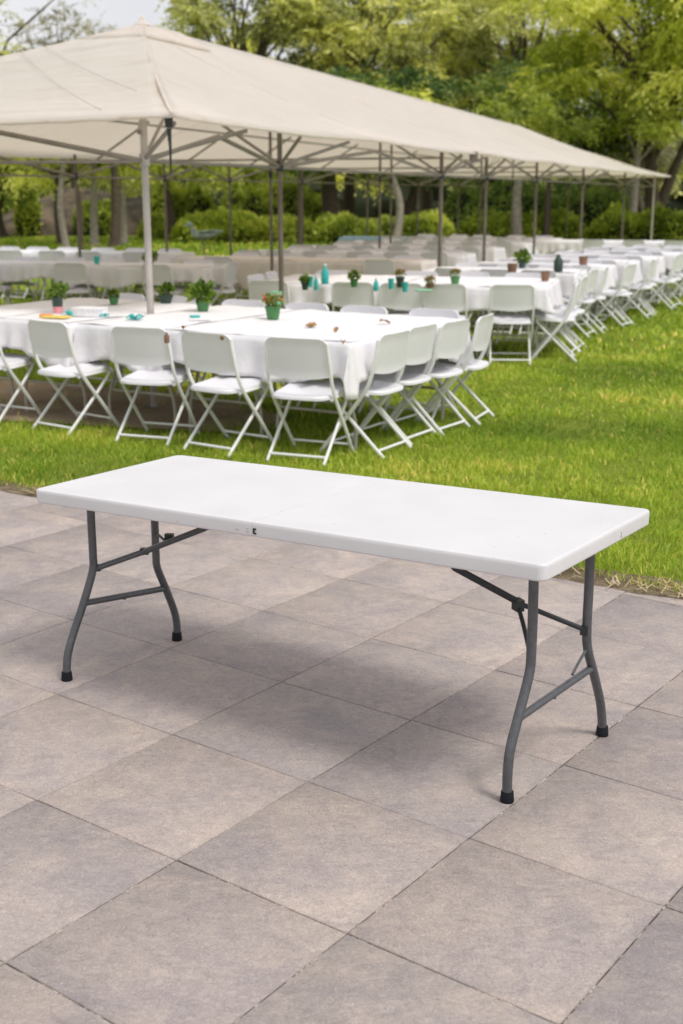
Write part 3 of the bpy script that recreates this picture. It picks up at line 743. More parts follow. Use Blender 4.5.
# cords lying on the front slope
def on_front(t, a):
    h = max(0.0, min(t / B0, (WID - a) / 3.0, a / 3.0 if a < 3 else 1)); return tpt(t, a, ZE + (ZR - ZE) * h - 0.10 * 4 * h * (1 - h) + 0.02)
for (a, b) in (((3.72, 3.74), (0.10, 0.62)), ((3.95, 3.60), (1.2, 0.95)), ((1.9, 4.3), (0.3, 1.9))):
    mb = MB(); mb.tube([on_front(a[0] + (b[0] - a[0]) * k / 30, a[1] + (b[1] - a[1]) * k / 30) for k in range(31)], 0.0022, 6); place(mb.build('cord', M['cord'], None))
for t_ in (5.0, 9.5, 14.0, 18.5, 23.0):
    for a0_, a1_ in ((0.0, 3.0), (6.0, 3.0)):
        pts = []
        for k in range(17):
            h = k / 16; tt = t_; zz = ZE + (ZR - 0.16 * min(1, max(0, (tt - B0) / 19)) - ZE) * h - 0.10 * 4 * h * (1 - h)
            pts.append(tpt(tt, a0_ + (a1_ - a0_) * h, zz + 0.003))
        mb = MB(); mb.tube(pts, 0.010, 6, 0.45); place(mb.build('panel_seam', M['canvas'], None))
# webbing seams on hip lines
for e, rr in ((C0, RID[0]), (C3, RID[0]), (C1, RID[1])):
    mb = MB(); pts = []
    for k in range(13):
        h = k / 12; q = lerp2(e, rr, h); pts.append(tpt(q[0], q[1], ZE + (ZR - 0.16 * min(1, max(0, (q[0] - B0) / 19)) - ZE) * h - 0.10 * 4 * h * (1 - h) + 0.004))
    mb.tube(pts, 0.012, 6, 0.5); place(mb.build('hip_seam', M['canvas'], None))
# poles
RP = [(0.52, 0.52, 0.028, 'pole'), (2.85, 0.42, 0.023, 'pole_dark'), (8.2, 0.42, 0.026, 'pole_dark'), (10.6, 0.42, 0.024, 'pole_dark'), (14.2, 0.42, 0.024, 'pole_dark'), (18.9, 0.42, 0.026, 'pole_dark'), (25, 0.42, 0.028, 'pole_dark'), (31.2, 0.42, 0.03, 'pole')]
LP = [(0.5, 5.6), (4.0, 5.6), (7.6, 5.6), (10.2, 5.6), (12.6, 5.6), (16.0, 5.6), (20.0, 5.6), (24.0, 5.6), (28.0, 5.6), (31.2, 5.6)]
MP = [(0.5, 3.0), (7.6, 2.6), (12.1, 2.6), (14.5, 3.2), (17.2, 3.0), (20.4, 3.0), (23.6, 3.0), (31.2, 3.0)]
def pole(t, a, r_, mat, ztop):
    q = tpt(t, a, 0)
    mb = MB(); mb.tube([(q[0], q[1], 0.02), (q[0], q[1], ztop)], r_, 14); p_ = place(mb.build('pole', M[mat], None))
    mb = MB(); mb.tube([(q[0], q[1], 1.86), (q[0], q[1], 1.95)], r_ + 0.012, 12); c_ = place(mb.build('clamp', M['steel_dark'] if mat == 'pole_dark' else M[mat], None))
    mb = MB(); mb.box((q[0], q[1], 0.027), (0.16, 0.16, 0.012)); place(mb.build('base_plate', M['pole_dark'], None))
for t, a, r_, mt in RP: pole(t, a, r_, mt, ZE)
for t, a in LP: pole(t, a, 0.022, 'pole_dark', ZE)
for t, a in MP: pole(t, a, 0.02, 'pole_dark', 3.1 if 1 < t < 28 else ZE)
def strut(p, q, r_=0.02, mat='pole_mid', name='strut'):
    mb = MB(); mb.tube([p, q], r_, 8); place(mb.build(name, M[mat], None))
def truss(seq):
    for (t0, a0), (t1, a1) in zip(seq[:-1], seq[1:]):
        tm, am = (t0 + t1) / 2, (a0 + a1) / 2
        strut(tpt(t0, a0, 1.90), tpt(tm, am, 2.12)); strut(tpt(t1, a1, 1.90), tpt(tm, am, 2.12))
        strut(tpt(t0, a0, 1.895), tpt(t1, a1, 1.895), 0.013)
truss([(p[0], p[1]) for p in RP]); truss(LP)
truss([(0.45, 0.52), (0.5, 3.0), (0.5, 5.6)])
for t, a, *_ in RP[:7]:
    strut(tpt(t, a, 1.91), tpt(t + 0.75, 0.0 + 0.02, ZE - 0.06), 0.017); strut(tpt(t, a, 1.91), tpt(t - 0.4, 0.05, ZE - 0.06), 0.017)
    hh = 0.55; strut(tpt(t, a, 1.92), tpt(max(t, 3.0), 1.6, 2.62 if t > 2 else 2.5), 0.015)
for t, a in LP[1:9]: strut(tpt(t, a, 1.92), tpt(t, 4.4, 2.62), 0.015)
for t in (8.2, 14.2, 18.9, 25): strut(tpt(t, 0.42, 2.12), tpt(t, 5.6, 2.12), 0.014, name='cross_beam')
# purlins parallel to the eaves
for a in (1.5, 4.5): strut(tpt(3.2, a, 2.60), tpt(26.4, a, 2.52), 0.014, name='purlin')
strut(tpt(B0, 3.0, 3.40), tpt(LEN - 7.8, 3.0, 3.20), 0.02, name='ridge_bar')
strut(tpt(0.45, 0.52, 2.10), tpt(2.7, 1.7, 2.58), 0.016, name='hip_rafter'); strut(tpt(2.7, 1.7, 2.58), tpt(B0, 3.0, 3.36), 0.016, name='hip_rafter')
# corner ratchet and hanging strap
q = tpt(0.06, 0.06, 0)
mb = MB(); mb.box((q[0], q[1], 2.145), (0.055, 0.04, 0.075), 0.3); o = place(mb.build('corner_bracket', M['steel_dark'], None)); bevel(o, 0.01, 2)
mb = MB(); mb.tube([(q[0], q[1], 2.10), (q[0] + 0.005, q[1], 1.98), (q[0] + 0.004, q[1], 1.80)], [0.018, 0.010, 0.006], 8); place(mb.build('strap', M['steel_dark'], None))
q2 = tpt(8.35, 0.03, 0); mb = MB(); mb.box((q2[0], q2[1], 2.14), (0.10, 0.05, 0.12), 0.3); place(mb.build('corner_bracket', M['pole_dark'], None))

# ------------------------------------------------------------------ small things on the tables
def on_table(u, v, z=0.768):
    x, y = ground(u, v, z); return (x, y, z)
def leaf_cloud(cen, rad, n, size, r, up=0.3, droop=0.0):
    """rhombus leaves scattered in an ellipsoid"""
    d = r.normal(size=(n, 3)); d /= np.linalg.norm(d, axis=1)[:, None]
    P = np.array(cen) + d * (r.random(n) ** 0.45)[:, None] * np.array(rad)
    ax = d + r.normal(0, 0.6, (n, 3)); ax[:, 2] += up - droop; ax /= np.linalg.norm(ax, axis=1)[:, None]
    return P, ax
def rhombi(P, ax, size, r, asp=0.42):
    n = len(P); sd = np.cross(ax, r.normal(size=(n, 3))); sd /= np.linalg.norm(sd, axis=1)[:, None] + 1e-9
    ln = size * r.uniform(0.6, 1.3, n)[:, None]
    V = np.stack([P, P + ax * ln * 0.5 + sd * ln * asp * 0.5, P + ax * ln, P + ax * ln * 0.5 - sd * ln * asp * 0.5], 1).reshape(-1, 3)
    return V, np.arange(4 * n).reshape(-1, 4)
def pot(u, v, label, rad, h, mat, kind='leafy', seed=1, sc=1.0, group=None):
    k_ = 1.0 if v > 300 and u > 180 else 0.72; rad *= k_; h *= k_; sc *= k_
    x, y, z = on_table(u, v)
    t = thing('potted_plant', label, 'plant pot', (x, y, z), 0, group)
    MB().lathe((0, 0, 0), [(rad * 0.72, 0), (rad * 0.74, 0.004), (rad * 0.96, h * 0.82), (rad * 1.05, h * 0.83), (rad * 1.06, h), (rad * 0.93, h), (rad * 0.9, h * 0.88), (0.001, h * 0.86)], 22, False).build('pot', M[mat], t)
    r = np.random.default_rng(seed)
    if kind == 'leafy':
        P, ax = leaf_cloud((0, 0, h + 0.05 * sc), (0.085 * sc, 0.085 * sc, 0.06 * sc), 130, 0.05, r, 0.5)
        V, F = rhombi(P, ax, 0.075 * sc, r, 0.55)
        np_mesh('foliage', V, F, M['leaf_pot'], t, np.repeat(r.random(len(P)), 4))
    elif kind == 'flower':
        P, ax = leaf_cloud((0, 0, h + 0.035), (0.07 * sc, 0.07 * sc, 0.04 * sc), 140, 0.03, r, 0.5)
        V, F = rhombi(P, ax, 0.032 * sc, r, 0.6); np_mesh('foliage', V, F, M['leaf_pot'], t, np.repeat(r.random(len(P)), 4))
        P, ax = leaf_cloud((0, 0, h + 0.045), (0.075 * sc, 0.075 * sc, 0.035 * sc), 45, 0.03, r, 0.8)
        V, F = rhombi(P, ax, 0.026 * sc, r, 0.9); np_mesh('flowers', V, F, M['petal'], t, np.repeat(r.random(len(P)), 4))
    return t
def cup(u, v, label, r_, h, mat, name='drinking_cup', cat='cup', group=None):
    x, y, z = on_table(u, v); o = MB().lathe((0, 0, 0), [(r_ * 0.75, 0), (r_, h), (r_ * 0.9, h), (r_ * 0.68, 0.008), (0.001, 0.008)], 18, False).build(name, M[mat]); o.location = (x, y, z); return tag(o, label, cat, group)
def bottle(u, v, label, r_, h, mat):
    x, y, z = on_table(u, v); t = thing('bottle', label, 'bottle', (x, y, z))
    MB().lathe((0, 0, 0), [(r_ * 0.9, 0), (r_, 0.01), (r_, h * 0.6), (r_ * 0.45, h * 0.78), (r_ * 0.4, h * 0.92)], 16).build('body', M[mat], t)
    MB().lathe((0, 0, h * 0.92), [(r_ * 0.5, 0), (r_ * 0.5, h * 0.08)], 12).build('cap', M['paper'], t); return t
pot(273, 319, 'green pot of small red flowers on the nearest tables', 0.058, 0.095, 'pot_green', 'flower', 2)
cup(277, 305, 'pale mint cup standing behind the green flower pot', 0.045, 0.11, 'mint')
pot(203, 311, 'green pot with wide leafy plant on the nearest tables', 0.055, 0.085, 'pot_green', 'leafy', 3, 0.95)
pot(166, 303, 'leafy dark green pot beside the tall pale pole', 0.085, 0.10, 'pot_dark', 'leafy', 4, 0.9)
pot(114, 304, 'small olive green pot left of the tall pale pole', 0.06, 0.08, 'pot_green', 'leafy', 14, 0.6)
t = thing('tin_planter', 'pink tin with dark green collar and leafy plant', 'planter', on_table(58, 313))
MB().lathe((0, 0, 0), [(0.036, 0), (0.038, 0.05)], 18).build('tin', M['pink'], t)
MB().lathe((0, 0, 0.052), [(0.039, 0), (0.041, 0.07), (0.035, 0.07), (0.001, 0.06)], 18, False).build('collar', M['pot_dark'], t)
r = np.random.default_rng(31); P, ax = leaf_cloud((0, 0, 0.16), (0.07, 0.07, 0.06), 90, 0.04, r, 0.5); V, F = rhombi(P, ax, 0.06, r, 0.55); np_mesh('foliage', V, F, M['leaf_pot'], t, np.repeat(r.random(len(P)), 4))
def flat_card(u, v, size, mat, label, name, cat, rz=0.0, h=0.012):
    x, y, z = on_table(u, v); o = MB().box((0, 0, h / 2), (size[0], size[1], h)).build(name, M[mat]); o.location = (x, y, z + 0.002); o.rotation_euler = (0, 0, rz); bevel(o, min(0.004, h / 3), 2); return tag(o, label, cat)
flat_card(56, 318, (0.20, 0.12), 'yellow', 'flat yellow card lying on the nearest tables', 'card', 'card', -0.3)
flat_card(46, 317, (0.09, 0.07), 'orange', 'small orange card overlapping the flat yellow card', 'card', 'card', 0.1, 0.02)
t = thing('paper_box', 'shallow white paper box on the nearest tables', 'box', on_table(90, 316), -0.35)
MB().box((0, 0, 0.027), (0.22, 0.14, 0.05)).build('body', M['paper'], t); MB().box((0, 0, 0.058), (0.23, 0.15, 0.012)).build('lid', M['paper'], t)
def bow(u, v, label, mat, s=1.0, seed=1, group=None):
    r = random.Random(seed); t = thing('ribbon_bow', label, 'ribbon', on_table(u, v), r.uniform(0, 3), group)
    for k in range(4):
        an = k * PI / 2 + r.uniform(-.3, .3); d = (math.cos(an), math.sin(an))
        MB().tube([(0, 0, 0.012), (d[0] * 0.04 * s, d[1] * 0.04 * s, 0.04 * s), (d[0] * 0.075 * s, d[1] * 0.075 * s, 0.02 * s), (d[0] * 0.03 * s, d[1] * 0.03 * s, 0.008)], 0.012 * s, 8, 0.35).build('loop', M[mat], t)
    MB().lathe((0, 0, 0), [(0.012 * s, 0), (0.018 * s, 0.012), (0.010 * s, 0.028)], 10).build('knot', M[mat], t)
bow(70, 316, 'teal ribbon bow beside the flat yellow card', 'teal', 0.9, 1)
bow(105, 317, 'small teal ribbon bow right of the white paper box', 'teal', 0.6, 2)
bow(135, 320, 'large teal ribbon bow left of the tall pale pole', 'teal', 1.0, 3)
flat_card(195, 318, (0.07, 0.05), 'teal', 'teal card in front of the leafy green pot', 'card', 'card', 0.4, 0.018)
flat_card(200, 320, (0.16, 0.10), 'paper', 'white card in front of the leafy green pot', 'card', 'card', 0.2, 0.006)
bottle(167, 343, 'small brown bottle at the front edge of the nearest tables', 0.017, 0.07, 'pot_brown')
def dead_leaf(u, v, label, s, seed):
    x, y, z = on_table(u, v); r = random.Random(seed); mb = MB(); V = []; F = []
    for i in range(6):
        f = i / 5; w = s * 0.35 * math.sin(PI * (0.08 + 0.86 * f)) ; zc = 0.012 + 0.012 * math.sin(f * 4 + seed)
        V += [(f * s - s / 2, -w, zc + 0.012), (f * s - s / 2, 0, zc), (f * s - s / 2, w, zc + 0.010)]
    for i in range(5):
        a = 3 * i; F += [(a, a + 1, a + 4, a + 3), (a + 1, a + 2, a + 5, a + 4)]
    o = mb.add(V, F).build('fallen_leaf', M['dead_leaf']); o.location = (x, y, z); o.rotation_euler = (0, 0, r.uniform(0, 6)); return tag(o, label, 'leaf', 'brown leaves fallen on the nearest tables')
for k, (u, v, s, lb) in enumerate([(311, 327, 0.12, 'large curled brown leaf right of the green flower pot'), (336, 332, 0.05, 'tiny brown leaf near the corner of the nearest tables'), (385, 324, 0.09, 'curled brown leaf at the right side of the nearest tables'), (343, 345, 0.05, 'brown leaf on the very corner edge of the cloth'), (184, 330, 0.05, 'brown leaf in front of the tall pale pole'), (222, 341, 0.04, 'small brown leaf at the front edge by the third chair')]):
    dead_leaf(u, v, lb, s, k + 3)
# second block
bottle(325, 284, 'tall teal bottle on the second table block', 0.04, 0.20, 'teal')
cup(310, 287, 'short teal cup left of the tall teal bottle', 0.035, 0.10, 'teal')
bottle(316, 290, 'slim teal bottle between the short cup and tall bottle', 0.022, 0.14, 'teal')
pot(305, 290, 'dark green pot left of the teal cup on the second block', 0.05, 0.10, 'pot_dark', 'leafy', 5, 0.7)
pot(354, 287, 'dark green pot of leaves in the middle of the second block', 0.055, 0.11, 'pot_green', 'leafy', 6, 0.75)
pot(400, 287, 'very dark pot of red flowers on the second block', 0.06, 0.14, 'pot_dark', 'flower', 7)
bottle(376, 291, 'blue green bottle left of the very dark pot', 0.025, 0.12, 'teal')
cup(391, 289, 'teal cup just left of the very dark pot', 0.03, 0.10, 'teal')
cup(405, 292, 'teal cup in front of the very dark pot', 0.03, 0.09, 'teal')
pot(430, 288, 'low pot of orange flowers on the second block', 0.06, 0.06, 'pot_brown', 'flower', 8)
flat_card(424, 291, (0.16, 0.10), 'mint', 'flat mint card in front of the low orange flowers', 'card', 'card', 0.2, 0.012)
pot(455, 284, 'tall green pot of red flowers on the second block', 0.07, 0.11, 'pot_green', 'flower', 9)
cup(545, 281, 'brown cup at the right end of the second block', 0.05, 0.10, 'pot_brown')
bottle(558, 272, 'dark green bottle on the third row of tables', 0.055, 0.22, 'pot_dark')
cup(512, 274, 'brown cup on the third row of tables', 0.06, 0.12, 'pot_brown')
cup(583, 266, 'tan cup at the right end of the third row', 0.06, 0.12, 'pot_brown')
pot(522, 268, 'leafy dark pot on the third row of tables', 0.07, 0.12, 'pot_dark', 'leafy', 10, 1.2)
cup(97, 264, 'white and teal cup on the left row of tables', 0.04, 0.10, 'teal')
pot(150, 266, 'leafy pot on the left row of tables', 0.06, 0.10, 'pot_dark', 'leafy', 12, 1.2)
# verdigris bird on a stake beside the middle tables
bx_, by_ = ground(205, 292)
t = thing('bird_ornament', 'grey green bird ornament standing on a thin stake', 'garden ornament', (bx_, by_, 0), 0.1)
MB().tube([(0, 0, 0.02), (0.01, 0, 0.5), (0, 0, 0.92)], 0.012, 8).build('stake', M['pole_dark'], t)
mb = MB(); mb.tube(smooth_path([(0.33, 0, 1.04), (0.18, 0, 1.0), (0.0, 0, 0.97), (-0.14, 0, 1.0), (-0.19, 0, 1.10), (-0.22, 0, 1.16), (-0.27, 0, 1.15), (-0.34, 0, 1.13)], 5),
      [0.01, .025, .035, .045, .055, .065, .075, .083, .09, .095, .097, .098, .095, .09, .086, .08, .074, .066, .058, .05, .046, .045, .046, .048, .05, .052, .052, .05, .046, .04, .03, .022, .016, .012, .009, .006][:36], 12, 0.8)
mb.build('body', M['bronze'], t)
for sy in (-1, 1):
    MB().tube([(0.30, sy * 0.05, 1.07), (0.05, sy * 0.085, 1.04), (-0.08, sy * 0.08, 1.03)], [0.008, 0.05, 0.03], 10, 0.3).build('wing', M['bronze'], t)

# ------------------------------------------------------------------ trees
def tint_of(n, r, cl): return np.clip(cl + r.normal(0, 0.2, n), 0, 1)
def crown_twigs(cents, rads, ntw, leaf, r, droop, ln=0.5, per=9, asp=0.34, tint0=0.5):
    VV = []; TT = []
    k = len(cents); idx = r.integers(0, k, ntw)
    d = r.normal(size=(ntw, 3)); d /= np.linalg.norm(d, axis=1)[:, None]; d[:, 2] = np.abs(d[:, 2]) * 0.9 - 0.25
    P = cents[idx] + d * (r.random(ntw) ** 0.5)[:, None] * rads[idx]
    td = d * 0.7 + r.normal(0, 0.45, (ntw, 3)); td[:, 2] -= droop; td /= np.linalg.norm(td, axis=1)[:, None]
    clt = tint0 - 0.06 + r.normal(0, 0.31, k)[idx] + r.normal(0, 0.10, ntw)
    sd = np.cross(td, np.array([0, 0, 1.0]) + r.normal(0, .25, (ntw, 3))); sd /= np.linalg.norm(sd, axis=1)[:, None] + 1e-9
    for j in range(per):
        f = (j + 0.5) / per; side = 1 if j % 2 else -1
        b = P + td * (ln * f) + np.array([0, 0, -1.0]) * (ln * 0.25 * f * f)
        ax = td * 0.55 + sd * side * 0.8; ax[:, 2] -= 0.15 + 0.4 * droop; ax /= np.linalg.norm(ax, axis=1)[:, None]
        V, _ = rhombi(b, ax, leaf * (1.1 - 0.5 * f), r, asp); VV.append(V)
        TT.append(np.repeat(np.clip(clt + r.normal(0, 0.10, ntw), 0, 1), 4))
    V = np.concatenate(VV); return V, np.arange(len(V)).reshape(-1, 4), np.concatenate(TT)
def tree(name, label, x, y, H, Wd, base, mat, seed, ntw=1500, leaf=0.22, droop=0.25, ncl=34, trunk_r=0.16, bark='bark', crown0=None, group='trees behind the tent', tint0=0.5, ln=0.6, lean=(0, 0), shape=0.8, gap=1.0, fork=False):
    KB = 1.2; x *= KB; y *= KB; H = 1.65 + (H - 1.65) * KB; Wd *= KB; base *= KB; leaf *= KB; ln *= KB; trunk_r *= KB
    if crown0 is not None: crown0 *= KB
    r = np.random.default_rng(seed); ncl = int(ncl * 1.25); t = thing(name, label, 'tree', (x, y, 0), 0, group)
    cz0 = crown0 if crown0 is not None else base
    cc = np.array([lean[0], lean[1], (H + cz0) / 2]); half = np.array([Wd / 2, Wd / 2 * 0.85, (H - cz0) / 2])
    d = r.normal(size=(ncl, 3)); d /= np.linalg.norm(d, axis=1)[:, None]
    cents = cc + d * (r.uniform(0.35, 0.95, ncl) ** shape)[:, None] * half
    rads = np.stack([Wd * 0.5 * r.uniform(0.18, 0.34, ncl) * gap] * 2 + [(H - cz0) * 0.5 * r.uniform(0.13, 0.24, ncl) * gap], 1)
    mb = MB(); tz = base + 0.25 * (H - base); top = Vector((lean[0] * 0.6, lean[1] * 0.6, tz))
    pth = smooth_path([(0, 0, -0.05), (r.normal(0, .08), 0, base * 0.4), (lean[0] * 0.25 + r.normal(0, .12), 0, base * 0.8), top], 4)
    n_ = len(pth); mb.tube(pth, [trunk_r * (1.25 - 0.7 * i / (n_ - 1)) * (1.35 if i == 0 else 1) for i in range(n_)], 10)
    if fork: mb.tube(smooth_path([(0.1, 0, 0.2), (0.5, 0.1, base * 0.5), (1.3, 0.2, base * 1.1), (2.2, 0.3, base * 1.7)], 4), [trunk_r * 0.7] * 6 + [trunk_r * 0.5] * 4 + [trunk_r * .3] * 3, 9)
    for k in range(ncl):
        s_ = pth[int(n_ * r.uniform(0.62, 0.99))]; e = Vector(cents[k]); mid = s_.lerp(e, 0.5) + Vector((r.normal(0, .3), r.normal(0, .3), 0.35))
        mb.tube([s_, s_.lerp(mid, .6), mid, mid.lerp(e, .6), e], [trunk_r * .34, trunk_r * .28, trunk_r * .2, trunk_r * .13, trunk_r * .05], 6)
    mb.build('trunk', M[bark], t, 60)
    V, F, T = crown_twigs(cents, rads, int(ntw * 1.35), leaf * 0.9, r, droop, ln, tint0=tint0)
    np_mesh('crown', V, F, M[mat], t, T)
    return t
X = col_x
tree('broadleaf_tree', 'large bright yellow green tree beyond the right end of tent', X(660, 40), 41, 11.5, 9.0, 2.9, 'leaf_lime', 1, 2700, 0.30, 0.55, 46, 0.24, ln=0.75, tint0=0.55, fork=True)
tree('broadleaf_tree', 'lime green tree leaning in at the top right corner', X(735, 34), 34, 12.5, 7.0, 3.6, 'leaf_lime', 2, 1900, 0.26, 0.6, 34, 0.2, ln=0.7, tint0=0.65)
tree('olive_tree', 'olive green tree left of the bright yellow green tree', X(520, 50), 51, 11.8, 8.5, 3.0, 'leaf_olive', 3, 2300, 0.30, 0.3, 44, 0.24, tint0=0.5)
tree('olive_tree', 'olive tree with exposed limbs above the middle of the tent roof', X(430, 54), 55, 12.3, 8.0, 3.4, 'leaf_olive', 4, 1900, 0.30, 0.25, 36, 0.26, tint0=0.6, gap=0.9)
tree('broadleaf_tree', 'broad green tree above the roof right of the tent peak', X(350, 47), 48, 11.6, 8.5, 3.2, 'leaf_olive', 5, 2400, 0.28, 0.3, 42, 0.22, tint0=0.62)
tree('broadleaf_tree', 'leafy green tree rising directly behind the tent peak', X(245, 45), 46, 11.5, 6.8, 3.2, 'leaf_olive', 6, 1700, 0.26, 0.2, 34, 0.2, tint0=0.45)
tree('bare_tree', 'thinly leaved tree with bare branches at the far left', X(-15, 40), 40, 9.6, 7.4, 2.6, 'leaf_olive', 7, 1100, 0.18, 0.15, 30, 0.2, tint0=0.35, gap=0.9, bark='bark')
tree('bare_tree', 'thin brownish tree left of the tent peak', X(70, 52), 53, 9.0, 7.5, 2.6, 'leaf_pale', 8, 1000, 0.20, 0.2, 30, 0.18, tint0=0.25)
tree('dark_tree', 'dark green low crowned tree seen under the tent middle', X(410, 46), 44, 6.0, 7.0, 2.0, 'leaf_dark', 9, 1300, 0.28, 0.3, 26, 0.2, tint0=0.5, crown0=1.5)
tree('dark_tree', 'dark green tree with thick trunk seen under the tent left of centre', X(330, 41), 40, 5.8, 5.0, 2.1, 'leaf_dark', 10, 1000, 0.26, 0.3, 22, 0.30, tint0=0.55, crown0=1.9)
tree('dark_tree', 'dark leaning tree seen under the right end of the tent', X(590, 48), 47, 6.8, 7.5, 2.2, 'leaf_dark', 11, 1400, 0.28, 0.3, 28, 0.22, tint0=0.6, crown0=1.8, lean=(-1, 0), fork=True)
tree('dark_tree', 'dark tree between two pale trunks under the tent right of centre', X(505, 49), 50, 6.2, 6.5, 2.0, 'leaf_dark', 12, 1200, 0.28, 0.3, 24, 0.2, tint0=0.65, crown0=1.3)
tree('young_tree', 'light green drooping tree seen under the left of the tent', X(60, 36), 36, 4.6, 6.2, 2.0, 'leaf_green', 13, 1100, 0.24, 0.6, 26, 0.13, tint0=0.75, crown0=1.8)
tree('young_tree', 'thin trunked green tree behind the tall pale pole', X(165, 38), 39, 4.9, 5.6, 2.1, 'leaf_green', 14, 1000, 0.24, 0.5, 24, 0.12, tint0=0.6, crown0=1.8)
tree('young_tree', 'green tree seen under the tent left of its thick dark trunked neighbour', X(245, 44), 45, 5.4, 5.6, 2.0, 'leaf_green', 15, 1100, 0.25, 0.4, 24, 0.14, tint0=0.6, crown0=1.4)
tree('pale_tree', 'pale dry feathery tree beyond the far right tent corner', X(655, 44), 46, 4.6, 4.5, 1.8, 'leaf_pale', 16, 600, 0.22, 0.6, 20, 0.13, 'bark_pale', tint0=0.8, crown0=1.6)
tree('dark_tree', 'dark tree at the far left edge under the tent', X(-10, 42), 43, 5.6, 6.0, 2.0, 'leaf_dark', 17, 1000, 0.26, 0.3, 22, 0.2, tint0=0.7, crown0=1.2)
def stem(label, u, y, h, r_, bark, seed, lean=0.0):
    """slender young trunk with a small tuft, seen beneath the canopy"""
    tree('slender_tree', label, X(u, y), y, h, 2.4, h * 0.6, 'leaf_green', seed, 240, 0.22, 0.3, 9, r_, bark, group='slender trunks beyond the tables', lean=(lean, 0))
for k, (u, y, h, r_, bk, ln_, lb) in enumerate([
    (64, 33, 4.6, 0.08, 'bark_pale', 0, 'slender pale trunk nearest the left edge'), (77, 31, 4.4, 0.06, 'bark', 0, 'slender dark trunk beside the nearest pale trunk at the left'),
    (92, 35, 4.6, 0.10, 'bark_pale', 0, 'slender tree with a tan trunk in front of the brown mound'), (112, 34, 4.7, 0.11, 'bark', 0.2, 'slender dark tree left of the tall pale pole'), (122, 36, 4.7, 0.10, 'bark_pale', -0.2, 'slender tan tree immediately left of the tall pale pole'),
    (300, 36, 4.5, 0.07, 'bark', 0.3, 'slender dark tree right of the second tent pole'), (396, 37, 4.6, 0.11, 'bark_pale', 0, 'slender whitish trunk under the middle of the tent'),
    (520, 38, 4.8, 0.13, 'bark_pale', 0, 'slender pale tree left of the far tent poles'), (548, 38, 4.7, 0.09, 'bark', 0, 'slender dark tree left of the leaning tree'), (633, 40, 4.9, 0.12, 'bark_pale', 0.3, 'slender grey tree at the right edge')]):
    stem(lb, u, y, h, r_, bk, 50 + k, ln_)

# ------------------------------------------------------------------ hedges and shrubs
def hedge(name, label, x0, x1, y, h, depth, mat, seed, n=4200, leaf=0.16, tint0=0.55, cat='hedge'):
    r = np.random.default_rng(seed); t = thing(name, label, cat, ((x0 + x1) / 2, y, 0), 0, 'hedges beyond the lawn' if cat == 'hedge' else 'shrubs beyond the lawn')
    hx = (x1 - x0) / 2
    # lumpy core
    nu, nv = 28, 12; V = []; F = []
    def surf(u, v, k=1.0):
        x = -hx + 2 * hx * u; an = PI * v
        lump = 0.52 + 0.75 * fbm(np.atleast_1d(x * 1.3 + seed), np.atleast_1d(an * 1.4), seed)
        endf = np.clip(1 - np.abs(2 * u - 1) ** 6, 0.05, 1) ** 0.5
        return x * (0.98 + 0.02 * k), -np.cos(an) * depth / 2 * lump * endf * k, np.sin(an) ** 0.7 * h * lump * endf * k
    for i in range(nu + 1):
        for j in range(nv + 1):
            x, yy, z = surf(i / nu, j / nv, 0.9); V.append((float(np.squeeze(x)), float(np.squeeze(yy)), float(np.squeeze(z))))
    for i in range(nu):
        for j in range(nv): a = i * (nv + 1) + j; F.append((a, a + nv + 1, a + nv + 2, a + 1))
    MB().add(V, F).build('branches', M['core'], t)
    u = r.random(n); v = r.random(n) * 0.85
    x, yy, z = surf(u, v, 0.9 + 0.25 * r.random(n) ** 2.2); P = np.stack([x, yy, z], 1)
    ax = np.stack([r.normal(0, .6, n), -np.cos(PI * v) + r.normal(0, .5, n), np.sin(PI * v) + r.normal(0, .5, n)], 1); ax /= np.linalg.norm(ax, axis=1)[:, None]
    VV, FF = rhombi(P, ax, leaf, r, 0.6); cl = fbm(x * 1.1, v * 5, seed + 9)
    np_mesh('foliage', VV, FF, M[mat], t, np.repeat(np.clip(tint0 + 1.1 * (cl - 0.5) + r.normal(0, .12, n), 0, 1), 4)); return t
hedge('hedge', 'bright yellow green hedge right of the tall pale pole', X(172, 46), X(318, 46), 46, 0.95, 2.6, 'leaf_hedge', 1, 6800, tint0=0.62)
hedge('shrub', 'olive green rounded shrub behind the dark tent pole', X(312, 45), X(380, 45), 45, 0.8, 2.0, 'leaf_green', 2, 3800, tint0=0.45, cat='shrub')
hedge('shrub', 'dull green shrub under the middle of the tent', X(374, 46), X(455, 46), 46, 0.85, 1.8, 'leaf_green', 3, 3800, tint0=0.6, cat='shrub')
hedge('hedge', 'clipped green hedge under the right half of the tent', X(458, 46), X(590, 46), 46.5, 0.9, 1.8, 'leaf_hedge', 4, 6200, tint0=0.5)
hedge('hedge', 'low green hedge at the far right of the lawn', X(592, 46), X(730, 46), 46.5, 1.05, 1.8, 'leaf_hedge', 5, 5800, tint0=0.45)
hedge('shrub', 'low dark shrub right of the brown mound', X(138, 50), X(176, 50), 50.0, 0.75, 1.6, 'leaf_green', 6, 2200, tint0=0.6, cat='shrub')
hedge('shrub', 'yellow green upright shrub at the left below the tree', X(15, 54), X(38, 54), 54, 1.9, 1.4, 'leaf_hedge', 7, 1500, tint0=0.75, cat='shrub')
hedge('shrub', 'tall green shrub behind the bright yellow green hedge', X(215, 50), X(330, 50), 51.0, 2.1, 2.4, 'leaf_green', 8, 4400, 0.2, tint0=0.45, cat='shrub')
hedge('shrub', 'tall dark shrub behind the clipped hedge on the right', X(440, 52), X(640, 52), 52, 2.0, 2.2, 'leaf_dark', 9, 5200, 0.2, tint0=0.8, cat='shrub')
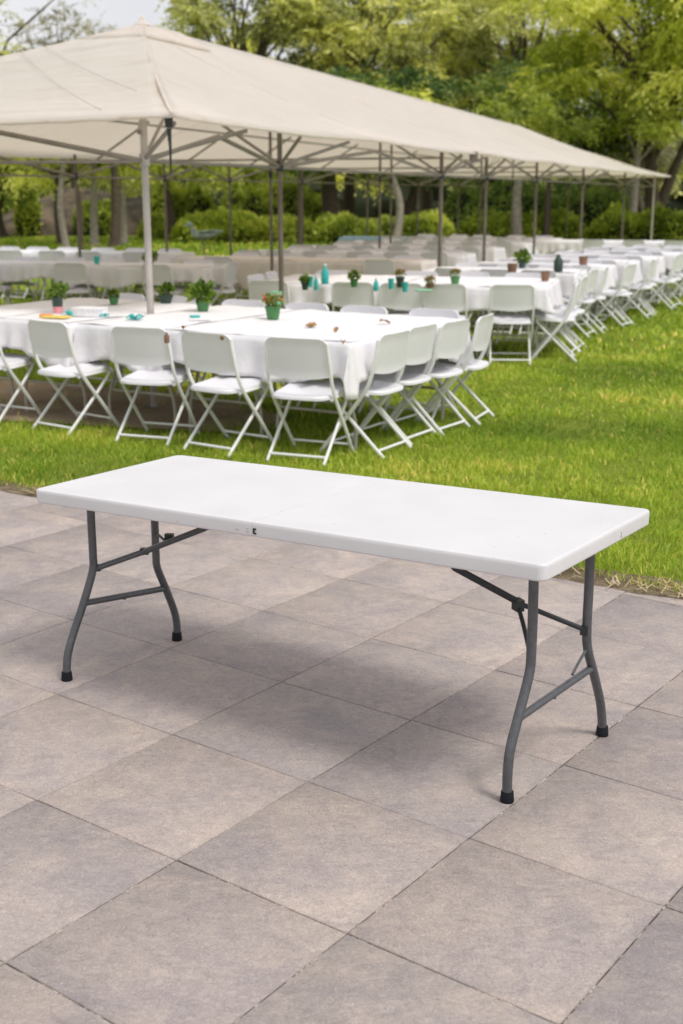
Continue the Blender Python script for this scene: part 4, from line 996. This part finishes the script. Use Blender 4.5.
hedge('shrub', 'tall green shrub right of the brown mound', X(150, 57), X(215, 57), 57, 2.2, 2.2, 'leaf_green', 10, 2600, 0.2, tint0=0.5, cat='shrub')
hedge('shrub', 'dark green shrub at the left edge behind the young trees', X(-40, 59), X(40, 59), 59, 2.2, 2.2, 'leaf_green', 11, 2800, 0.2, tint0=0.4, cat='shrub')
hedge('shrub', 'sprawling dark green shrub on the brown mound', X(70, 54), X(118, 54), 54.6, 1.3, 1.6, 'leaf_green', 12, 1800, 0.18, tint0=0.35, cat='shrub')
# brown earth bank at the left
nx, ny = 60, 24; V = []; F = []
for j in range(ny + 1):
    for i in range(nx + 1):
        x = -16.5 + 10.0 * i / nx; y = 55 + 9 * j / ny
        e = math.sin(PI * i / nx) ** 0.7 * math.sin(PI * j / ny) ** 0.7
        z = 1.75 * e * (0.6 + 0.7 * fbm(np.array([x * 0.5]), np.array([y * 0.5]), 33)[0]) + 0.25 * e * vnoise(np.array([x * 3.0]), np.array([y * 3.0]), 34)[0]
        V.append((x, y, z - 0.04))
for j in range(ny):
    for i in range(nx): a = j * (nx + 1) + i; F.append((a, a + 1, a + nx + 2, a + nx + 1))
tag(MB().add(V, F).build('hill', M['rock'], None), kind='structure')
# distant woodland that reads as one mass
r = np.random.default_rng(77); K = 185
cx_ = r.uniform(-62, 62, K); cy_ = r.uniform(78, 92, K)
px_ = 341.5 + CAM_F * cx_ / (cy_ * 0.97)
topz = np.where(px_ < 190, 8.2, 14.0) + r.normal(0, 0.8, K)
cents = np.stack([cx_, cy_, topz * r.uniform(0.15, 0.95, K)], 1); rads = np.stack([r.uniform(2.5, 4.2, K), r.uniform(2, 3, K), r.uniform(1.2, 2.0, K)], 1)
V, F, T = crown_twigs(cents, rads, 8000, 0.62, r, 0.2, 1.2, 8, 0.5, 0.35)
tag(np_mesh('distant_woods', V, F, M['leaf_olive'], None, T), 'far woodland closing the view behind the tent and trees', 'woods', None, 'stuff')
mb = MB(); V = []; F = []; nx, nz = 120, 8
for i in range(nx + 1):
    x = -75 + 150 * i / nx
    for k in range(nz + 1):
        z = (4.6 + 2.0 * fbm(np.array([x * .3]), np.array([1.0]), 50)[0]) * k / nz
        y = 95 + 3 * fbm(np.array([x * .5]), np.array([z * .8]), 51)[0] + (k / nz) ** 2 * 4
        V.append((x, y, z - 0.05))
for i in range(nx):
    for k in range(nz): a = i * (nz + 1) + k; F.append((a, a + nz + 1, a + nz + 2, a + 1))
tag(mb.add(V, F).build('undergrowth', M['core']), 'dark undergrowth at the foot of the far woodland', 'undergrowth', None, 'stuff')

# ------------------------------------------------------------------ light, sky, camera
w = bpy.data.worlds.new('World'); scn.world = w; w.use_nodes = True; nt = w.node_tree
bg = nt.nodes['Background']
SUN_EL, SUN_AZ = R(57), R(132)        # azimuth from +Y towards +X
sky = N(nt, 'ShaderNodeTexSky'); sky.sky_type = 'NISHITA'; sky.sun_disc = False
sky.sun_elevation = SUN_EL; sky.sun_rotation = SUN_AZ; sky.air_density = 1.0; sky.dust_density = 4.0; sky.ozone_density = 1.0
hs = N(nt, 'ShaderNodeHueSaturation'); hs.inputs['Saturation'].default_value = 0.22
L(nt, sky.outputs[0], hs.inputs['Color'])
tc = N(nt, 'ShaderNodeTexCoord').outputs['Generated']
cl = noise(nt, 3.2, 6, 0.6, tc, 0.6)
cloudc = ramp(nt, cl, [(0.3, (0.80, 0.81, 0.86)), (0.7, (1.0, 0.995, 1.02))])
sc_ = N(nt, 'ShaderNodeVectorMath', operation='SCALE'); L(nt, cloudc, sc_.inputs[0]); sc_.inputs['Scale'].default_value = 4.9
L(nt, mix(nt, 0.75, hs.outputs[0], sc_.outputs[0]), bg.inputs['Color']); bg.inputs['Strength'].default_value = 0.15
sun = bpy.data.lights.new('sun', 'SUN'); sun.energy = 1.5; sun.angle = R(14); sun.color = (1.0, 0.95, 0.88)
so = bpy.data.objects.new('sun', sun); COL.objects.link(so); so.location = (5, 10, 20)
sv = Vector((math.sin(SUN_AZ) * math.cos(SUN_EL), math.cos(SUN_AZ) * math.cos(SUN_EL), math.sin(SUN_EL)))
so.rotation_euler = (-sv).to_track_quat('-Z', 'Y').to_euler()
cam = bpy.data.cameras.new('camera'); co_ = bpy.data.objects.new('camera', cam); COL.objects.link(co_)
cam.sensor_fit = 'VERTICAL'; cam.sensor_height = 36.0; cam.lens = CAM_F / 1024 * 36
co_.location = (0, 0, CAM_H); co_.rotation_euler = (PI / 2 - CAM_P, 0, 0)
cam.clip_end = 3000; cam.dof.use_dof = True; cam.dof.focus_distance = 3.75; cam.dof.aperture_fstop = 3.7
scn.camera = co_
scn.view_settings.view_transform = 'Standard'; scn.view_settings.look = 'None'; scn.view_settings.exposure = 0.38; scn.view_settings.gamma = 1.0
scn.render.engine = 'CYCLES'
scn.cycles.use_denoising = True
scn.cycles.max_bounces = 8; scn.cycles.transparent_max_bounces = 6
